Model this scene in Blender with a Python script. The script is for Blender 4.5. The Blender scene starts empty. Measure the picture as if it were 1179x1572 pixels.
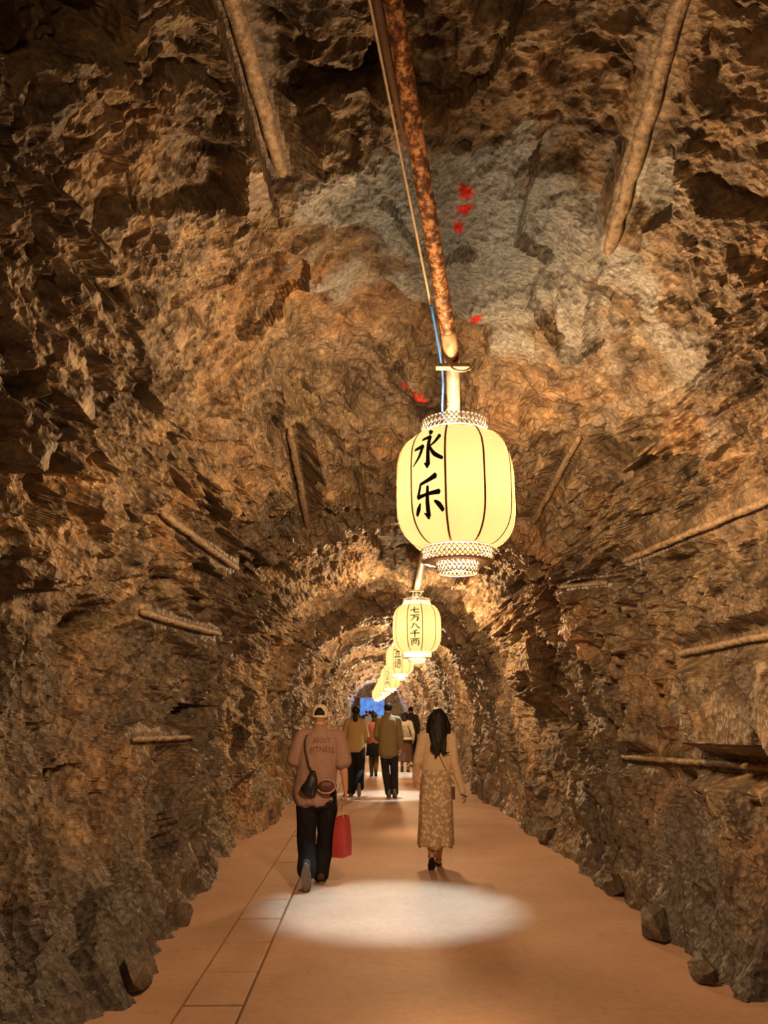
import bpy, bmesh, math, random
import numpy as np
from mathutils import Vector, Matrix
from mathutils.bvhtree import BVHTree

# ------------------------------------------------------------------ camera, world, exposure
S = bpy.context.scene
COL = S.collection
S.view_settings.view_transform = 'Standard'
S.view_settings.look = 'None'
S.view_settings.gamma = 1.0
S.view_settings.use_curve_mapping = False
S.view_settings.exposure = 0.0
S.cycles.use_denoising = True
S.cycles.adaptive_threshold = 0.03
S.cycles.max_bounces = 4
S.cycles.diffuse_bounces = 3
S.cycles.glossy_bounces = 2
S.cycles.transparent_max_bounces = 8
S.cycles.sample_clamp_indirect = 4.0

CAM_H = 1.62
cam = bpy.data.cameras.new('camera')
cam.sensor_fit = 'HORIZONTAL'
cam.sensor_width = 36.0
cam.lens = 1181.0 / 1179.0 * 36.0
cam.clip_end = 300
camo = bpy.data.objects.new('camera', cam)
camo.location = (0, 0, CAM_H)
camo.rotation_euler = (math.radians(90 + 14.52), 0, math.radians(-0.82))
COL.objects.link(camo)
S.camera = camo

W = bpy.data.worlds.new('world')
S.world = W
W.use_nodes = True
W.node_tree.nodes['Background'].inputs[0].default_value = (0.9, 0.55, 0.3, 1)
W.node_tree.nodes['Background'].inputs[1].default_value = 0.0

LAMP_WATTS = 19000.0        # each paper lantern's bulb (most of it is swallowed by the paper)
PAPER_T = 0.02             # clear share of the lantern paper
SPOT_WATTS = 720.0

# ------------------------------------------------------------------ node helpers
def mat(name):
    m = bpy.data.materials.new(name)
    m.use_nodes = True
    nt = m.node_tree
    return m, nt, nt.nodes['Principled BSDF']

def node(nt, kind, **kw):
    n = nt.nodes.new(kind)
    for k, v in kw.items():
        if k in n.inputs.keys():
            n.inputs[k].default_value = v
        else:
            setattr(n, k, v)
    return n

def ramp(nt, fac, stops):
    r = nt.nodes.new('ShaderNodeValToRGB')
    el = r.color_ramp.elements
    while len(el) < len(stops):
        el.new(0.5)
    for e, (p, c) in zip(el, stops):
        e.position = p
        e.color = (c[0], c[1], c[2], 1) if len(c) == 3 else c
    nt.links.new(fac, r.inputs[0])
    return r.outputs[0]

def mixc(nt, fac, a, b, mode='MIX'):
    m = nt.nodes.new('ShaderNodeMix')
    m.data_type = 'RGBA'
    m.blend_type = mode
    for sock, v in ((m.inputs[0], fac), (m.inputs[6], a), (m.inputs[7], b)):
        if hasattr(v, 'is_output'):
            nt.links.new(v, sock)
        elif isinstance(v, (int, float)):
            sock.default_value = v
        else:
            sock.default_value = (v[0], v[1], v[2], 1)
    return m.outputs[2]

def coords(nt, scale=(1, 1, 1), rot=(0, 0, 0), kind='Object'):
    tc = nt.nodes.new('ShaderNodeTexCoord')
    mp = nt.nodes.new('ShaderNodeMapping')
    mp.inputs['Scale'].default_value = scale
    mp.inputs['Rotation'].default_value = rot
    nt.links.new(tc.outputs[kind], mp.inputs[0])
    return mp.outputs[0]

def noise(nt, vec, scale, detail=4, rough=0.55, dist=0.0):
    n = node(nt, 'ShaderNodeTexNoise', Scale=scale, Detail=detail, Roughness=rough, Distortion=dist)
    nt.links.new(vec, n.inputs['Vector'])
    return n.outputs['Fac']

def bump(nt, bsdf, height, strength, dist=0.01, prev=None):
    b = node(nt, 'ShaderNodeBump', Strength=strength, Distance=dist)
    nt.links.new(height, b.inputs['Height'])
    if prev is not None:
        nt.links.new(prev, b.inputs['Normal'])
    if bsdf is not None:
        nt.links.new(b.outputs[0], bsdf.inputs['Normal'])
    return b.outputs[0]

def plain(name, col, rough=0.6, metal=0.0, var=0.18, nscale=30, bstr=0.15, bdist=0.003, stretch=(1, 1, 1), spec=0.4):
    m, nt, b = mat(name)
    v = coords(nt, stretch)
    n = noise(nt, v, nscale, 5)
    lo = [c * (1 - var) for c in col]
    hi = [min(1, c * (1 + var)) for c in col]
    nt.links.new(ramp(nt, n, [(0.3, lo), (0.7, hi)]), b.inputs['Base Color'])
    b.inputs['Roughness'].default_value = rough
    b.inputs['Metallic'].default_value = metal
    b.inputs['Specular IOR Level'].default_value = spec
    if bstr:
        bump(nt, b, n, bstr, bdist)
    return m

# ------------------------------------------------------------------ object helpers
def link(o, parent=None):
    COL.objects.link(o)
    if parent is not None:
        o.parent = parent
    return o

def mesh_obj(name, v, f, m=None, parent=None, smooth=False):
    me = bpy.data.meshes.new(name)
    me.from_pydata([tuple(p) for p in v], [], [tuple(q) for q in f])
    if m is not None:
        me.materials.append(m)
    if smooth:
        me.polygons.foreach_set('use_smooth', [True] * len(me.polygons))
    me.update()
    return link(bpy.data.objects.new(name, me), parent)

def tag(o, label=None, cat=None, group=None, kind=None):
    if label: o['label'] = label
    if cat: o['category'] = cat
    if group: o['group'] = group
    if kind: o['kind'] = kind
    return o

def empty(name, loc, rz=0.0):
    o = bpy.data.objects.new(name, None)
    o.location = loc
    o.rotation_euler = (0, 0, rz)
    o.empty_display_size = 0.1
    return link(o)

class MB:
    """collects simple shapes into one mesh"""
    def __init__(self):
        self.v, self.f = [], []
    def add(self, v, f):
        n = len(self.v)
        self.v += [tuple(p) for p in v]
        self.f += [tuple(i + n for i in q) for q in f]
        return self
    def box(self, c, s, rot=None, bev=0.0):
        bm = bmesh.new()
        bmesh.ops.create_cube(bm, size=1.0)
        for q in bm.verts:
            q.co = Vector((q.co.x * s[0], q.co.y * s[1], q.co.z * s[2]))
        if bev:
            bmesh.ops.bevel(bm, geom=bm.edges[:], offset=bev, segments=2, affect='EDGES', profile=0.6)
        M = Matrix.Translation(c) @ (rot.to_4x4() if rot is not None else Matrix())
        bm.verts.ensure_lookup_table()
        v = [tuple(M @ q.co) for q in bm.verts]
        f = [[q.index for q in p.verts] for p in bm.faces]
        bm.free()
        return self.add(v, f)
    def tube(self, pts, rad, n=10, side=(1, 0, 0), cap=True):
        v, f = tube(pts, rad, n, side, cap)
        return self.add(v, f)
    def lathe(self, prof, n=24, c=(0, 0, 0)):
        v, f = [], []
        for r, z in prof:
            for k in range(n):
                a = 2 * math.pi * k / n
                v.append((c[0] + r * math.cos(a), c[1] + r * math.sin(a), c[2] + z))
        for i in range(len(prof) - 1):
            for k in range(n):
                f.append((i * n + k, i * n + (k + 1) % n, (i + 1) * n + (k + 1) % n, (i + 1) * n + k))
        return self.add(v, f)
    def ball(self, c, r, nu=14, nv=9):
        if not hasattr(r, '__len__'): r = (r, r, r)
        v = [(c[0], c[1], c[2] - r[2])]
        for j in range(1, nv):
            ph = -math.pi / 2 + math.pi * j / nv
            for i in range(nu):
                a = 2 * math.pi * i / nu
                v.append((c[0] + r[0] * math.cos(ph) * math.cos(a), c[1] + r[1] * math.cos(ph) * math.sin(a), c[2] + r[2] * math.sin(ph)))
        v.append((c[0], c[1], c[2] + r[2]))
        f = [(0, 1 + (i + 1) % nu, 1 + i) for i in range(nu)]
        for j in range(nv - 2):
            for i in range(nu):
                a, b = 1 + j * nu + i, 1 + j * nu + (i + 1) % nu
                f.append((a, b, b + nu, a + nu))
        t = len(v) - 1
        f += [(t, 1 + (nv - 2) * nu + i, 1 + (nv - 2) * nu + (i + 1) % nu) for i in range(nu)]
        return self.add(v, f)
    def build(self, name, m, parent=None, smooth=False):
        return mesh_obj(name, self.v, self.f, m, parent, smooth)

def tube(pts, rad, n=10, side=(1, 0, 0), cap=True):
    """loft along pts; rad entries are r or (r_side, r_other); rounded ends when cap"""
    P = [Vector(p) for p in pts]
    R = [(r, r) if not hasattr(r, '__len__') else tuple(r) for r in rad]
    m = len(P)
    T = []
    for i in range(m):
        a, b = P[max(i - 1, 0)], P[min(i + 1, m - 1)]
        T.append((b - a).normalized())
    if cap:
        def capring(i, t, s):
            out = []
            for k in (0.92, 0.55):
                h = math.sqrt(1 - k * k)
                out.append((P[i] + t * s * h * min(R[i]) * 0.8, (R[i][0] * k, R[i][1] * k), t))
            return out
        pre = capring(0, T[0], -1)[::-1]
        post = capring(m - 1, T[-1], 1)
        rings = pre + [(P[i], R[i], T[i]) for i in range(m)] + post
    else:
        rings = [(P[i], R[i], T[i]) for i in range(m)]
    v, f = [], []
    s0 = Vector(side)
    for c, r, t in rings:
        s = s0 - t * s0.dot(t)
        if s.length < 1e-3:
            s = Vector((0, 1, 0)) - t * t.y
        s.normalize()
        o = t.cross(s)
        for k in range(n):
            a = 2 * math.pi * k / n
            v.append(tuple(c + s * (r[0] * math.cos(a)) + o * (r[1] * math.sin(a))))
    for i in range(len(rings) - 1):
        for k in range(n):
            f.append((i * n + k, i * n + (k + 1) % n, (i + 1) * n + (k + 1) % n, (i + 1) * n + k))
    f.append(tuple(range(n))[::-1])
    f.append(tuple(range((len(rings) - 1) * n, len(rings) * n)))
    return v, f

def spline(pts, k=6):
    """Catmull-Rom through pts (tuples of any length)"""
    A = [np.array(p, float) for p in pts]
    out = []
    for i in range(len(A) - 1):
        p0, p1, p2, p3 = A[max(i - 1, 0)], A[i], A[i + 1], A[min(i + 2, len(A) - 1)]
        for j in range(k):
            t = j / k
            out.append(0.5 * (2 * p1 + (p2 - p0) * t + (2 * p0 - 5 * p1 + 4 * p2 - p3) * t * t + (3 * p1 - p0 - 3 * p2 + p3) * t ** 3))
    out.append(A[-1])
    return out

# ------------------------------------------------------------------ array noise
def h2(ix, iy, seed):
    with np.errstate(over='ignore'):
        x = ix.astype(np.int64).astype(np.uint32) * np.uint32(374761393) + iy.astype(np.int64).astype(np.uint32) * np.uint32(668265263) + np.uint32((seed * 974634893) & 0xffffffff)
        x = (x ^ (x >> np.uint32(13))) * np.uint32(1274126177)
        x = (x ^ (x >> np.uint32(16))) * np.uint32(2246822519)
        x = x ^ (x >> np.uint32(15))
    return x.astype(np.float64) / 4294967296.0

def vnoise(x, y, seed):
    ix, iy = np.floor(x), np.floor(y)
    fx, fy = x - ix, y - iy
    fx = fx * fx * fx * (fx * (fx * 6 - 15) + 10)
    fy = fy * fy * fy * (fy * (fy * 6 - 15) + 10)
    a = h2(ix, iy, seed); b = h2(ix + 1, iy, seed); c = h2(ix, iy + 1, seed); d = h2(ix + 1, iy + 1, seed)
    return (a + (b - a) * fx) * (1 - fy) + (c + (d - c) * fx) * fy - 0.5

def fbm(x, y, seed, octs=4, gain=0.5):
    s, a = 0, 1.0
    for o in range(octs):
        s = s + a * vnoise(x * 2 ** o + 17.3 * o, y * 2 ** o - 9.1 * o, seed + o)
        a *= gain
    return s

def plates(x, y, seed, tilt=0.8, w=0.1):
    """broken rock: every cell is a tilted plate at its own level, joined by steep narrow steps"""
    ix, iy = np.floor(x), np.floor(y)
    b1 = np.full(x.shape, 1e9); b2 = b1.copy(); H1 = np.zeros(x.shape); H2 = H1.copy()
    for dx in (-1, 0, 1):
        for dy in (-1, 0, 1):
            cx, cy = ix + dx, iy + dy
            px, py = cx + h2(cx, cy, seed), cy + h2(cx, cy, seed + 1)
            ex, ey = x - px, y - py
            d = np.sqrt(ex * ex + ey * ey)
            hh = (h2(cx, cy, seed + 2) - 0.5) + tilt * ((h2(cx, cy, seed + 3) - 0.5) * ex + (h2(cx, cy, seed + 4) - 0.5) * ey)
            k1 = d < b1
            k2 = (~k1) & (d < b2)
            b2 = np.where(k1, b1, np.where(k2, d, b2)); H2 = np.where(k1, H1, np.where(k2, hh, H2))
            b1 = np.where(k1, d, b1); H1 = np.where(k1, hh, H1)
    t = 0.5 + 0.5 * np.clip((b2 - b1) / w, 0, 1)
    return H1 * t + H2 * (1 - t)

# ------------------------------------------------------------------ tunnel
CX = 0.30
DK = [-6, 0, 2.5, 4.5, 7.2, 8.4, 9.0, 10.6, 11.4, 14, 17, 18, 22, 23, 30, 62]
WK = [2.4, 2.45, 2.45, 2.40, 2.15, 1.95, 2.45, 2.42, 1.96, 2.1, 1.95, 2.1, 1.95, 2.05, 1.95, 1.95]
HK = [5.2, 5.3, 5.2, 4.75, 4.0, 3.66, 4.25, 4.2, 3.72, 3.85, 3.68, 3.8, 3.68, 3.75, 3.7, 3.7]
FK = [1.62, 1.58, 1.58, 1.60, 1.80, 1.80, 1.82, 1.80, 1.72, 1.72, 1.72, 1.72, 1.72, 1.72, 1.72, 1.72]
T1, T2, ZS = 0.15, 0.85, 1.15

def profile(t, d):
    """base profile point for arc parameter t (0 left floor .. 1 right floor) at depth d"""
    w, h, wf = np.interp(d, DK, WK), np.interp(d, DK, HK), np.interp(d, DK, FK)
    a = np.pi * np.clip((t - T1) / (T2 - T1), 0, 1)
    e = 2 / 2.25
    ca, sa = np.cos(a), np.sin(a)
    xa = -np.sign(ca) * np.abs(ca) ** e * w
    za = ZS + (h - ZS) * np.abs(sa) ** e
    low = np.where(t < T1, t / T1, np.where(t > T2, (1 - t) / (1 - T2), 1.0))
    xl = np.where(t < 0.5, -1, 1) * (wf + (w - wf) * np.sin(np.pi / 2 * low) ** 0.8)
    zl = -0.15 + (ZS + 0.15) * low
    inl = (t < T1) | (t > T2)
    return CX + np.where(inl, xl, xa), np.where(inl, zl, za)

# drill-hole ribs left along the rock: (t0, d0, t1, d1, radius)
RIBS = [(0.417, 2.75, 0.4297, 3.9, 0.054), (0.593, 2.5, 0.6047, 4.26, 0.052), (0.4033, 6.27, 0.395, 7.95, 0.040),
        (0.2827, 5.72, 0.304, 7.52, 0.040), (0.2283, 6.08, 0.2467, 7.87, 0.036), (0.1633, 6.42, 0.1637, 7.78, 0.030),
        (0.7495, 4.3, 0.7233, 6.57, 0.034), (0.7985, 4.6, 0.793, 6.23, 0.032), (0.638, 5.95, 0.639, 7.45, 0.036),
        (0.7263, 7.05, 0.7027, 7.86, 0.032), (0.845, 4.9, 0.8477, 7.6, 0.030)]

rows = np.concatenate([np.arange(-5.5, 0.5, 0.15), np.arange(0.5, 2.0, 0.03), 2.0 * 1.0048 ** np.arange(0, int(math.log(31) / math.log(1.0048)) + 1)])
NR, NC = len(rows), 800
tt = np.linspace(0, 1, NC)
# even spacing along the arc of a typical profile
_x, _z = profile(np.linspace(0, 1, 6001), 5.0)
_s = np.concatenate([[0], np.cumsum(np.hypot(np.diff(_x), np.diff(_z)))])
tt = np.interp(np.linspace(0, _s[-1], NC), _s, np.linspace(0, 1, 6001))
uu = np.linspace(0, _s[-1], NC)
D, TT = np.meshgrid(rows, tt, indexing='ij')
U = np.meshgrid(rows, uu, indexing='ij')[1]
BX, BZ = profile(TT, D)
P0 = np.stack([BX, D, BZ], -1)
gu = np.gradient(P0, axis=1); gv = np.gradient(P0, axis=0)
N0 = np.cross(gv, gu)
N0 /= np.linalg.norm(N0, axis=-1, keepdims=True)
if N0[NR // 2, NC // 2, 2] > 0:
    N0 = -N0
# N0 points into the tunnel
wallish = np.clip((np.abs(TT - 0.5) - 0.18) / 0.15, 0, 1)           # 1 on the walls, 0 on the roof
# the rock splits along a slanted grain
uw = U + 0.25 * fbm(U * 0.9, D * 0.9, 3, 3)
dw = D + 0.25 * fbm(U * 0.9, D * 0.9, 7, 3) + 0.25 * (U - _s[-1] / 2) * np.sign(U - _s[-1] / 2)
st = 1 + 1.2 * wallish
disp = 0.34 * fbm(U * 0.55, D * 0.55, 11, 3)
disp = disp + 0.26 * plates(uw * 0.95 / st ** 0.5, dw * 1.05, 21, 0.9, 0.07)
p2 = plates(uw * 2.4 / st, dw * 2.6, 31, 1.3, 0.12)
disp = disp + 0.17 * p2
hole = plates(uw * 1.7 / st ** 0.5, dw * 1.9, 81, 0.0, 0.10)
disp = disp - 0.24 * np.clip((hole - 0.30) * 10, 0, 1) * (D < 14)
fin = (1 - 0.6 * np.clip((D - 10) / 8, 0, 1)) * (0.85 + 0.15 * np.clip((D - 2) / 4, 0, 1))
disp = disp + 0.075 * fin * plates(uw * 7.0 / st, dw * 8.5, 41, 1.8, 0.25)
disp = disp + 0.026 * fin * plates(uw * 19.0 / st, dw * 25.0, 51, 1.8, 0.5)
rid = 0.5 - np.abs(fbm(uw * 2.2 / st, dw * 5.5, 61, 4))
disp = disp + (0.10 + 0.13 * wallish) * (rid - 0.35)
disp = disp + 0.02 * fin * fbm(uw * 12, dw * 14, 71, 3)
# a smoother, tighter rock face over and beyond the first lantern
smoothzone = np.exp(-((D - 4.9) / 0.75) ** 2) * np.clip(1.25 - np.abs(TT - 0.53) / 0.20, 0, 1)
disp = disp * (1 - 0.45 * np.clip(smoothzone * 1.3, 0, 1))
fade = np.clip((D - 12) / 8, 0, 1)
disp = disp * (1 - 0.35 * fade)
disp = disp * np.clip(0.35 + BZ / 0.9, 0.35, 1)
disp = np.clip(disp, -0.42, 0.34)
ribm = np.zeros(D.shape)
for (t0, d0, t1, d1, r) in RIBS:
    x0, z0 = profile(np.array(t0), np.array(d0)); x1, z1 = profile(np.array(t1), np.array(d1))
    A = np.array([x0, d0, z0]); B = np.array([x1, d1, z1])
    i0, i1 = np.searchsorted(rows, min(d0, d1) - 0.4), np.searchsorted(rows, max(d0, d1) + 0.4)
    Q = P0[i0:i1] - A
    k = np.clip((Q @ (B - A)) / ((B - A) @ (B - A)), 0, 1)
    dist = np.linalg.norm(Q - k[..., None] * (B - A), axis=-1)
    ribm[i0:i1] = np.maximum(ribm[i0:i1], np.clip(1.6 - dist / (r + 0.07), 0, 1))
_sl = np.clip(1.3 - np.abs(TT - 0.745) / 0.05 - np.abs(D - 8.15) / 0.5, 0, 1)
disp = disp * (1 - 0.6 * _sl) + 0.10 * _sl
disp = disp * (1 - ribm) + (-0.01) * ribm
PT = P0 + N0 * disp[..., None]

# colour masks of the rock, two of them with lantern light painted in
slate_glow = np.exp(-((D - 4.35) / 0.62) ** 2 - ((TT - 0.535) / 0.085) ** 2) * 1.6 + 0.9 * fbm(U * 1.6, D * 2.2, 91, 4)  # grey rock patch, lightened to paint in light from the lantern's top opening
slate_glow = np.clip((slate_glow + 0.55 * p2 - 0.42) * 4.0, 0, 1) * np.clip((np.exp(-((D - 4.4) / 0.9) ** 2 - ((TT - 0.53) / 0.12) ** 2)) * 2.5, 0, 1)
lit_slab = np.clip(1.5 - np.abs(TT - 0.745) / 0.035 - np.abs(D - 8.15 + 4.0 * (TT - 0.745)) / 0.35 + 0.9 * fbm(U * 2.0, D * 3.5, 93, 3), 0, 1)  # orange lantern light painted on the slab that faces the lantern
grey_low = np.clip(1.35 - BZ / 1.45 + 0.9 * fbm(U * 0.8, D * 0.8, 95, 3), 0, 1) * np.clip((10 - D) / 4, 0, 1)  # darker and greyer towards the floor
paint = np.zeros(D.shape)
PAINT = [(0.521, 4.18, 0.0050, 0.045), (0.5197, 4.316, 0.0045, 0.04), (0.5173, 4.438, 0.0040, 0.04), (0.5363, 5.125, 0.0040, 0.10), (0.5043, 6.085, 0.0075, 0.05)]
for (tp, dp, a, b) in PAINT:
    q = ((TT - tp) / a) ** 2 + ((D - dp) / b) ** 2 + 1.2 * fbm(U * 14, D * 14, 99, 2)
    paint = np.maximum(paint, np.clip((1 - q) * 3, 0, 1))

gu = np.gradient(PT, axis=1); gv = np.gradient(PT, axis=0)
NRM = np.cross(gv, gu)
NRM /= np.linalg.norm(NRM, axis=-1, keepdims=True)
if (NRM * N0).sum() < 0:
    NRM = -NRM

def rock_material():
    m, nt, b = mat('rock')
    v = coords(nt)
    vs = coords(nt, (1.0, 1.7, 1.0), (0.5, 0.35, 0.2))
    big = noise(nt, v, 0.9, 4, 0.6)
    med = noise(nt, vs, 4.0, 4, 0.65, 0.0)
    fine = noise(nt, vs, 30.0, 4, 0.72, 0.0)
    c1 = ramp(nt, med, [(0.28, (0.036, 0.028, 0.022)), (0.45, (0.125, 0.094, 0.066)), (0.6, (0.225, 0.172, 0.118)), (0.78, (0.42, 0.33, 0.215))])
    c2 = ramp(nt, big, [(0.35, (0.55, 0.52, 0.52)), (0.5, (1.0, 0.97, 0.9)), (0.68, (1.45, 1.12, 0.80))])
    c = mixc(nt, 1.0, c1, c2, 'MULTIPLY')
    f = ramp(nt, fine, [(0.3, (0.42, 0.42, 0.42)), (0.7, (1.5, 1.5, 1.5))])
    c = mixc(nt, 0.8, c, f, 'MULTIPLY')
    at = node(nt, 'ShaderNodeAttribute', attribute_name='slate_glow')
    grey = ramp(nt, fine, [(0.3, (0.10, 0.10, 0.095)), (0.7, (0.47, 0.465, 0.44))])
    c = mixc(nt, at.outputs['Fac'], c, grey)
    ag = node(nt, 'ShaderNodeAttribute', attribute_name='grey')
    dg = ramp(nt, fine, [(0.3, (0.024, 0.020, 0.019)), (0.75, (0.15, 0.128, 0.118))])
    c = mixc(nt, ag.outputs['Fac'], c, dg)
    ao = node(nt, 'ShaderNodeAttribute', attribute_name='lit_slab')
    c = mixc(nt, ao.outputs['Fac'], c, ramp(nt, fine, [(0.3, (0.30, 0.17, 0.085)), (0.7, (0.62, 0.38, 0.20))]))
    ap = node(nt, 'ShaderNodeAttribute', attribute_name='paint')
    c = mixc(nt, ap.outputs['Fac'], c, (0.75, 0.03, 0.02))
    nt.links.new(c, b.inputs['Base Color'])
    nt.links.new(ramp(nt, fine, [(0.3, (0.62,) * 3), (0.7, (0.36,) * 3)]), b.inputs['Roughness'])
    b.inputs['Specular IOR Level'].default_value = 0.5
    vr = node(nt, 'ShaderNodeTexVoronoi', Scale=17.0)
    vr.feature = 'F1'
    nt.links.new(vs, vr.inputs['Vector'])
    b1 = bump(nt, None, vr.outputs['Distance'], 0.5, 0.035)
    bump(nt, b, fine, 0.6, 0.014, b1)
    return m
ROCK = rock_material()

def tunnel_part(name, c0, c1):
    sl = slice(c0, c1)
    v = PT[:, sl].reshape(-1, 3)
    n = c1 - c0
    idx = np.arange(NR * n).reshape(NR, n)
    q = np.stack([idx[:-1, :-1], idx[:-1, 1:], idx[1:, 1:], idx[1:, :-1]], -1).reshape(-1, 4)
    # wind so that faces look into the tunnel
    e = v[q[:, 1]] - v[q[:, 0]]; g = v[q[:, 3]] - v[q[:, 0]]
    if (np.cross(e, g) * NRM[:-1, sl][:, :-1].reshape(-1, 3)).sum() < 0:
        q = q[:, ::-1]
    me = bpy.data.meshes.new(name)
    me.vertices.add(len(v)); me.vertices.foreach_set('co', v.astype(np.float32).ravel())
    me.loops.add(q.size); me.loops.foreach_set('vertex_index', q.astype(np.int32).ravel())
    me.polygons.add(len(q)); me.polygons.foreach_set('loop_start', np.arange(0, q.size, 4, dtype=np.int32))
    me.update(calc_edges=True)
    me.polygons.foreach_set('use_smooth', np.zeros(len(q), bool))
    for nm, arr in (('slate_glow', slate_glow), ('grey', grey_low), ('lit_slab', lit_slab), ('paint', paint)):
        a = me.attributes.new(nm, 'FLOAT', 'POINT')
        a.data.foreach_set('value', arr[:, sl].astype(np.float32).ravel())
    me.materials.append(ROCK)
    return tag(link(bpy.data.objects.new(name, me)), kind='structure')

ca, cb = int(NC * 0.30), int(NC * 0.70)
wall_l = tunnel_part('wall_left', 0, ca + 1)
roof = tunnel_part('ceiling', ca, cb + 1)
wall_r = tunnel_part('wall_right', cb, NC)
tag(wall_l, 'rough brown blasted rock wall on the left side of the tunnel')
tag(roof, 'craggy brown rock roof with a lantern-lit grey patch, arching over the lanterns')
tag(wall_r, 'rough brown blasted rock wall on the right side of the tunnel')

def surf(t, d, off=0.0):
    """world point on the finished rock"""
    i = min(max(int(np.searchsorted(rows, d)), 0), NR - 1)
    j = min(max(int(np.searchsorted(tt, t)), 0), NC - 1)
    return Vector(PT[i, j] + N0[i, j] * off)

# end walls
def end_wall(name, d, label):
    i = int(np.searchsorted(rows, d)); i = min(i, NR - 1)
    loop = P0[i, ::20]
    c = np.array([CX, d, 1.7])
    v, f = [], []
    K = 12
    for k in range(K + 1):
        s = k / K * 1.12
        for j, p in enumerate(loop):
            q = c + (p - c) * s
            q[1] = d + 0.25 * float(fbm(np.array([q[0] * 1.3]), np.array([q[2] * 1.3]), 5, 3)[0])
            v.append(q)
    m = len(loop)
    for k in range(K):
        for j in range(m - 1):
            f.append((k * m + j, k * m + j + 1, (k + 1) * m + j + 1, (k + 1) * m + j))
    return tag(mesh_obj(name, v, f, ROCK), label, kind='structure')
end_wall('wall_far', 57.6, 'rock face closing the far end of the tunnel')
end_wall('wall_back', -5.2, 'rock face behind the viewer')

# ------------------------------------------------------------------ floor
def floor_material(name, c0, c1):
    m, nt, b = mat(name)
    v = coords(nt)
    n1 = noise(nt, v, 1.4, 5, 0.6)
    n2 = noise(nt, v, 18, 5, 0.6)
    n3 = noise(nt, coords(nt, (3, 0.8, 1)), 3.0, 4, 0.6)
    c = ramp(nt, n1, [(0.3, c0), (0.7, c1)])
    c = mixc(nt, 0.35, c, ramp(nt, n2, [(0.3, (0.7, 0.7, 0.7)), (0.7, (1.15, 1.15, 1.15))]), 'MULTIPLY')
    c = mixc(nt, ramp(nt, n3, [(0.62, (0, 0, 0)), (0.75, (0.25, 0.25, 0.25))]), c, (0.16, 0.11, 0.085))
    nt.links.new(c, b.inputs['Base Color'])
    b.inputs['Roughness'].default_value = 0.62
    b.inputs['Specular IOR Level'].default_value = 0.35
    bump(nt, b, n2, 0.25, 0.004)
    return m
FLOOR = floor_material('floor_concrete', (0.42, 0.262, 0.190), (0.52, 0.332, 0.245))
SLAB = floor_material('floor_slab', (0.44, 0.280, 0.205), (0.52, 0.342, 0.255))
GROUND = plain('ground_dirt', (0.05, 0.035, 0.025), 0.9)
X0, X1 = -1.075, -0.735
fb = MB()
fb.box(((X1 + 0.018 + 3.2) / 2, 28, -0.10), (3.2 - X1 - 0.018, 68, 0.2))
fb.box(((X0 - 0.006 - 2.6) / 2, 28, -0.10), (2.6 + X0 - 0.006, 68, 0.2))
fb.box(((X0 + X1) / 2, 28, -0.16), (0.6, 68, 0.06))
floor = tag(fb.build('floor', FLOOR), 'worn orange-brown concrete tunnel floor with a strip of slabs', kind='structure')
random.seed(4)
joints = [-2.0, -1.1, -0.2, 0.7, 1.6, 2.5, 3.4, 4.15]
#JOINTS
joints = joints + [4.97, 5.56, 6.22, 6.86, 7.5, 8.11, 9.28, 11.13]
while joints[-1] < 40:
    joints.append(joints[-1] + random.choice([0.62, 0.9, 1.1]))
for a, b in zip(joints[:-1], joints[1:]):
    s = MB().box(((X0 + X1) / 2, (a + b) / 2, -0.062 + random.uniform(-0.004, 0.001)), (X1 - X0 - 0.004, b - a - 0.02, 0.12), bev=0.006)
    o = s.build('paving_slab', SLAB, floor)
    o.rotation_euler = (0, random.uniform(-0.004, 0.004), 0)

# ------------------------------------------------------------------ ribs on the rock, loose blocks
RIBM = plain('rib_rock', (0.27, 0.20, 0.13), 0.6, var=0.55, nscale=22, bstr=0.9, bdist=0.02)
STONE = plain('stone', (0.12, 0.095, 0.078), 0.6, var=0.5, nscale=16, bstr=0.9, bdist=0.03)
RIBLAB = ['thick pale rod high on the left of the roof, left of the rusty pipe', 'long pale rod high on the right of the roof, right of the rusty pipe',
          'pale upright-looking rod on the roof left of the nearest lantern', 'pale rod at shoulder of the left wall, highest on that wall',
          'pale rod on the left wall, second from the top', 'low short pale rod on the left wall, nearest the floor',
          'long pale rod slanting up to the right edge, highest on the right wall', 'pale rod on the right wall, between the highest and the lowest one',
          'pale rod on the roof close to the right of the nearest lantern', 'short faint pale rod beside the orange-lit slab of rock on the right',
          'lowest pale rod on the right wall, nearly level']
for (t0, d0, t1, d1, r), lab in zip(RIBS, RIBLAB):
    x0, z0 = profile(np.array(t0), np.array(d0)); x1, z1 = profile(np.array(t1), np.array(d1))
    A = Vector((float(x0), d0, float(z0))); B = Vector((float(x1), d1, float(z1)))
    n = max(8, int((B - A).length / 0.08))
    pts, rad = [], []
    rnd = random.Random(int(d0 * 100))
    for i in range(n + 1):
        k = i / n
        p = A.lerp(B, k)
        c = Vector((CX, p.y, 1.8))
        inn = (c - p).normalized()
        pts.append(p + inn * (0.45 * r) + Vector((rnd.uniform(-1, 1), 0, rnd.uniform(-1, 1))) * r * 0.12)
        rad.append(r * (0.70 + 0.2 * rnd.random()) * (0.75 if i in (0, n) else 1))
    mid = A
    o = MB().tube([q - mid for q in pts], rad, 12).build('drill_rod', RIBM, None, True)
    o.location = mid
    tag(o, lab, 'rod', 'pale rods lying along the tunnel rock')

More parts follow.
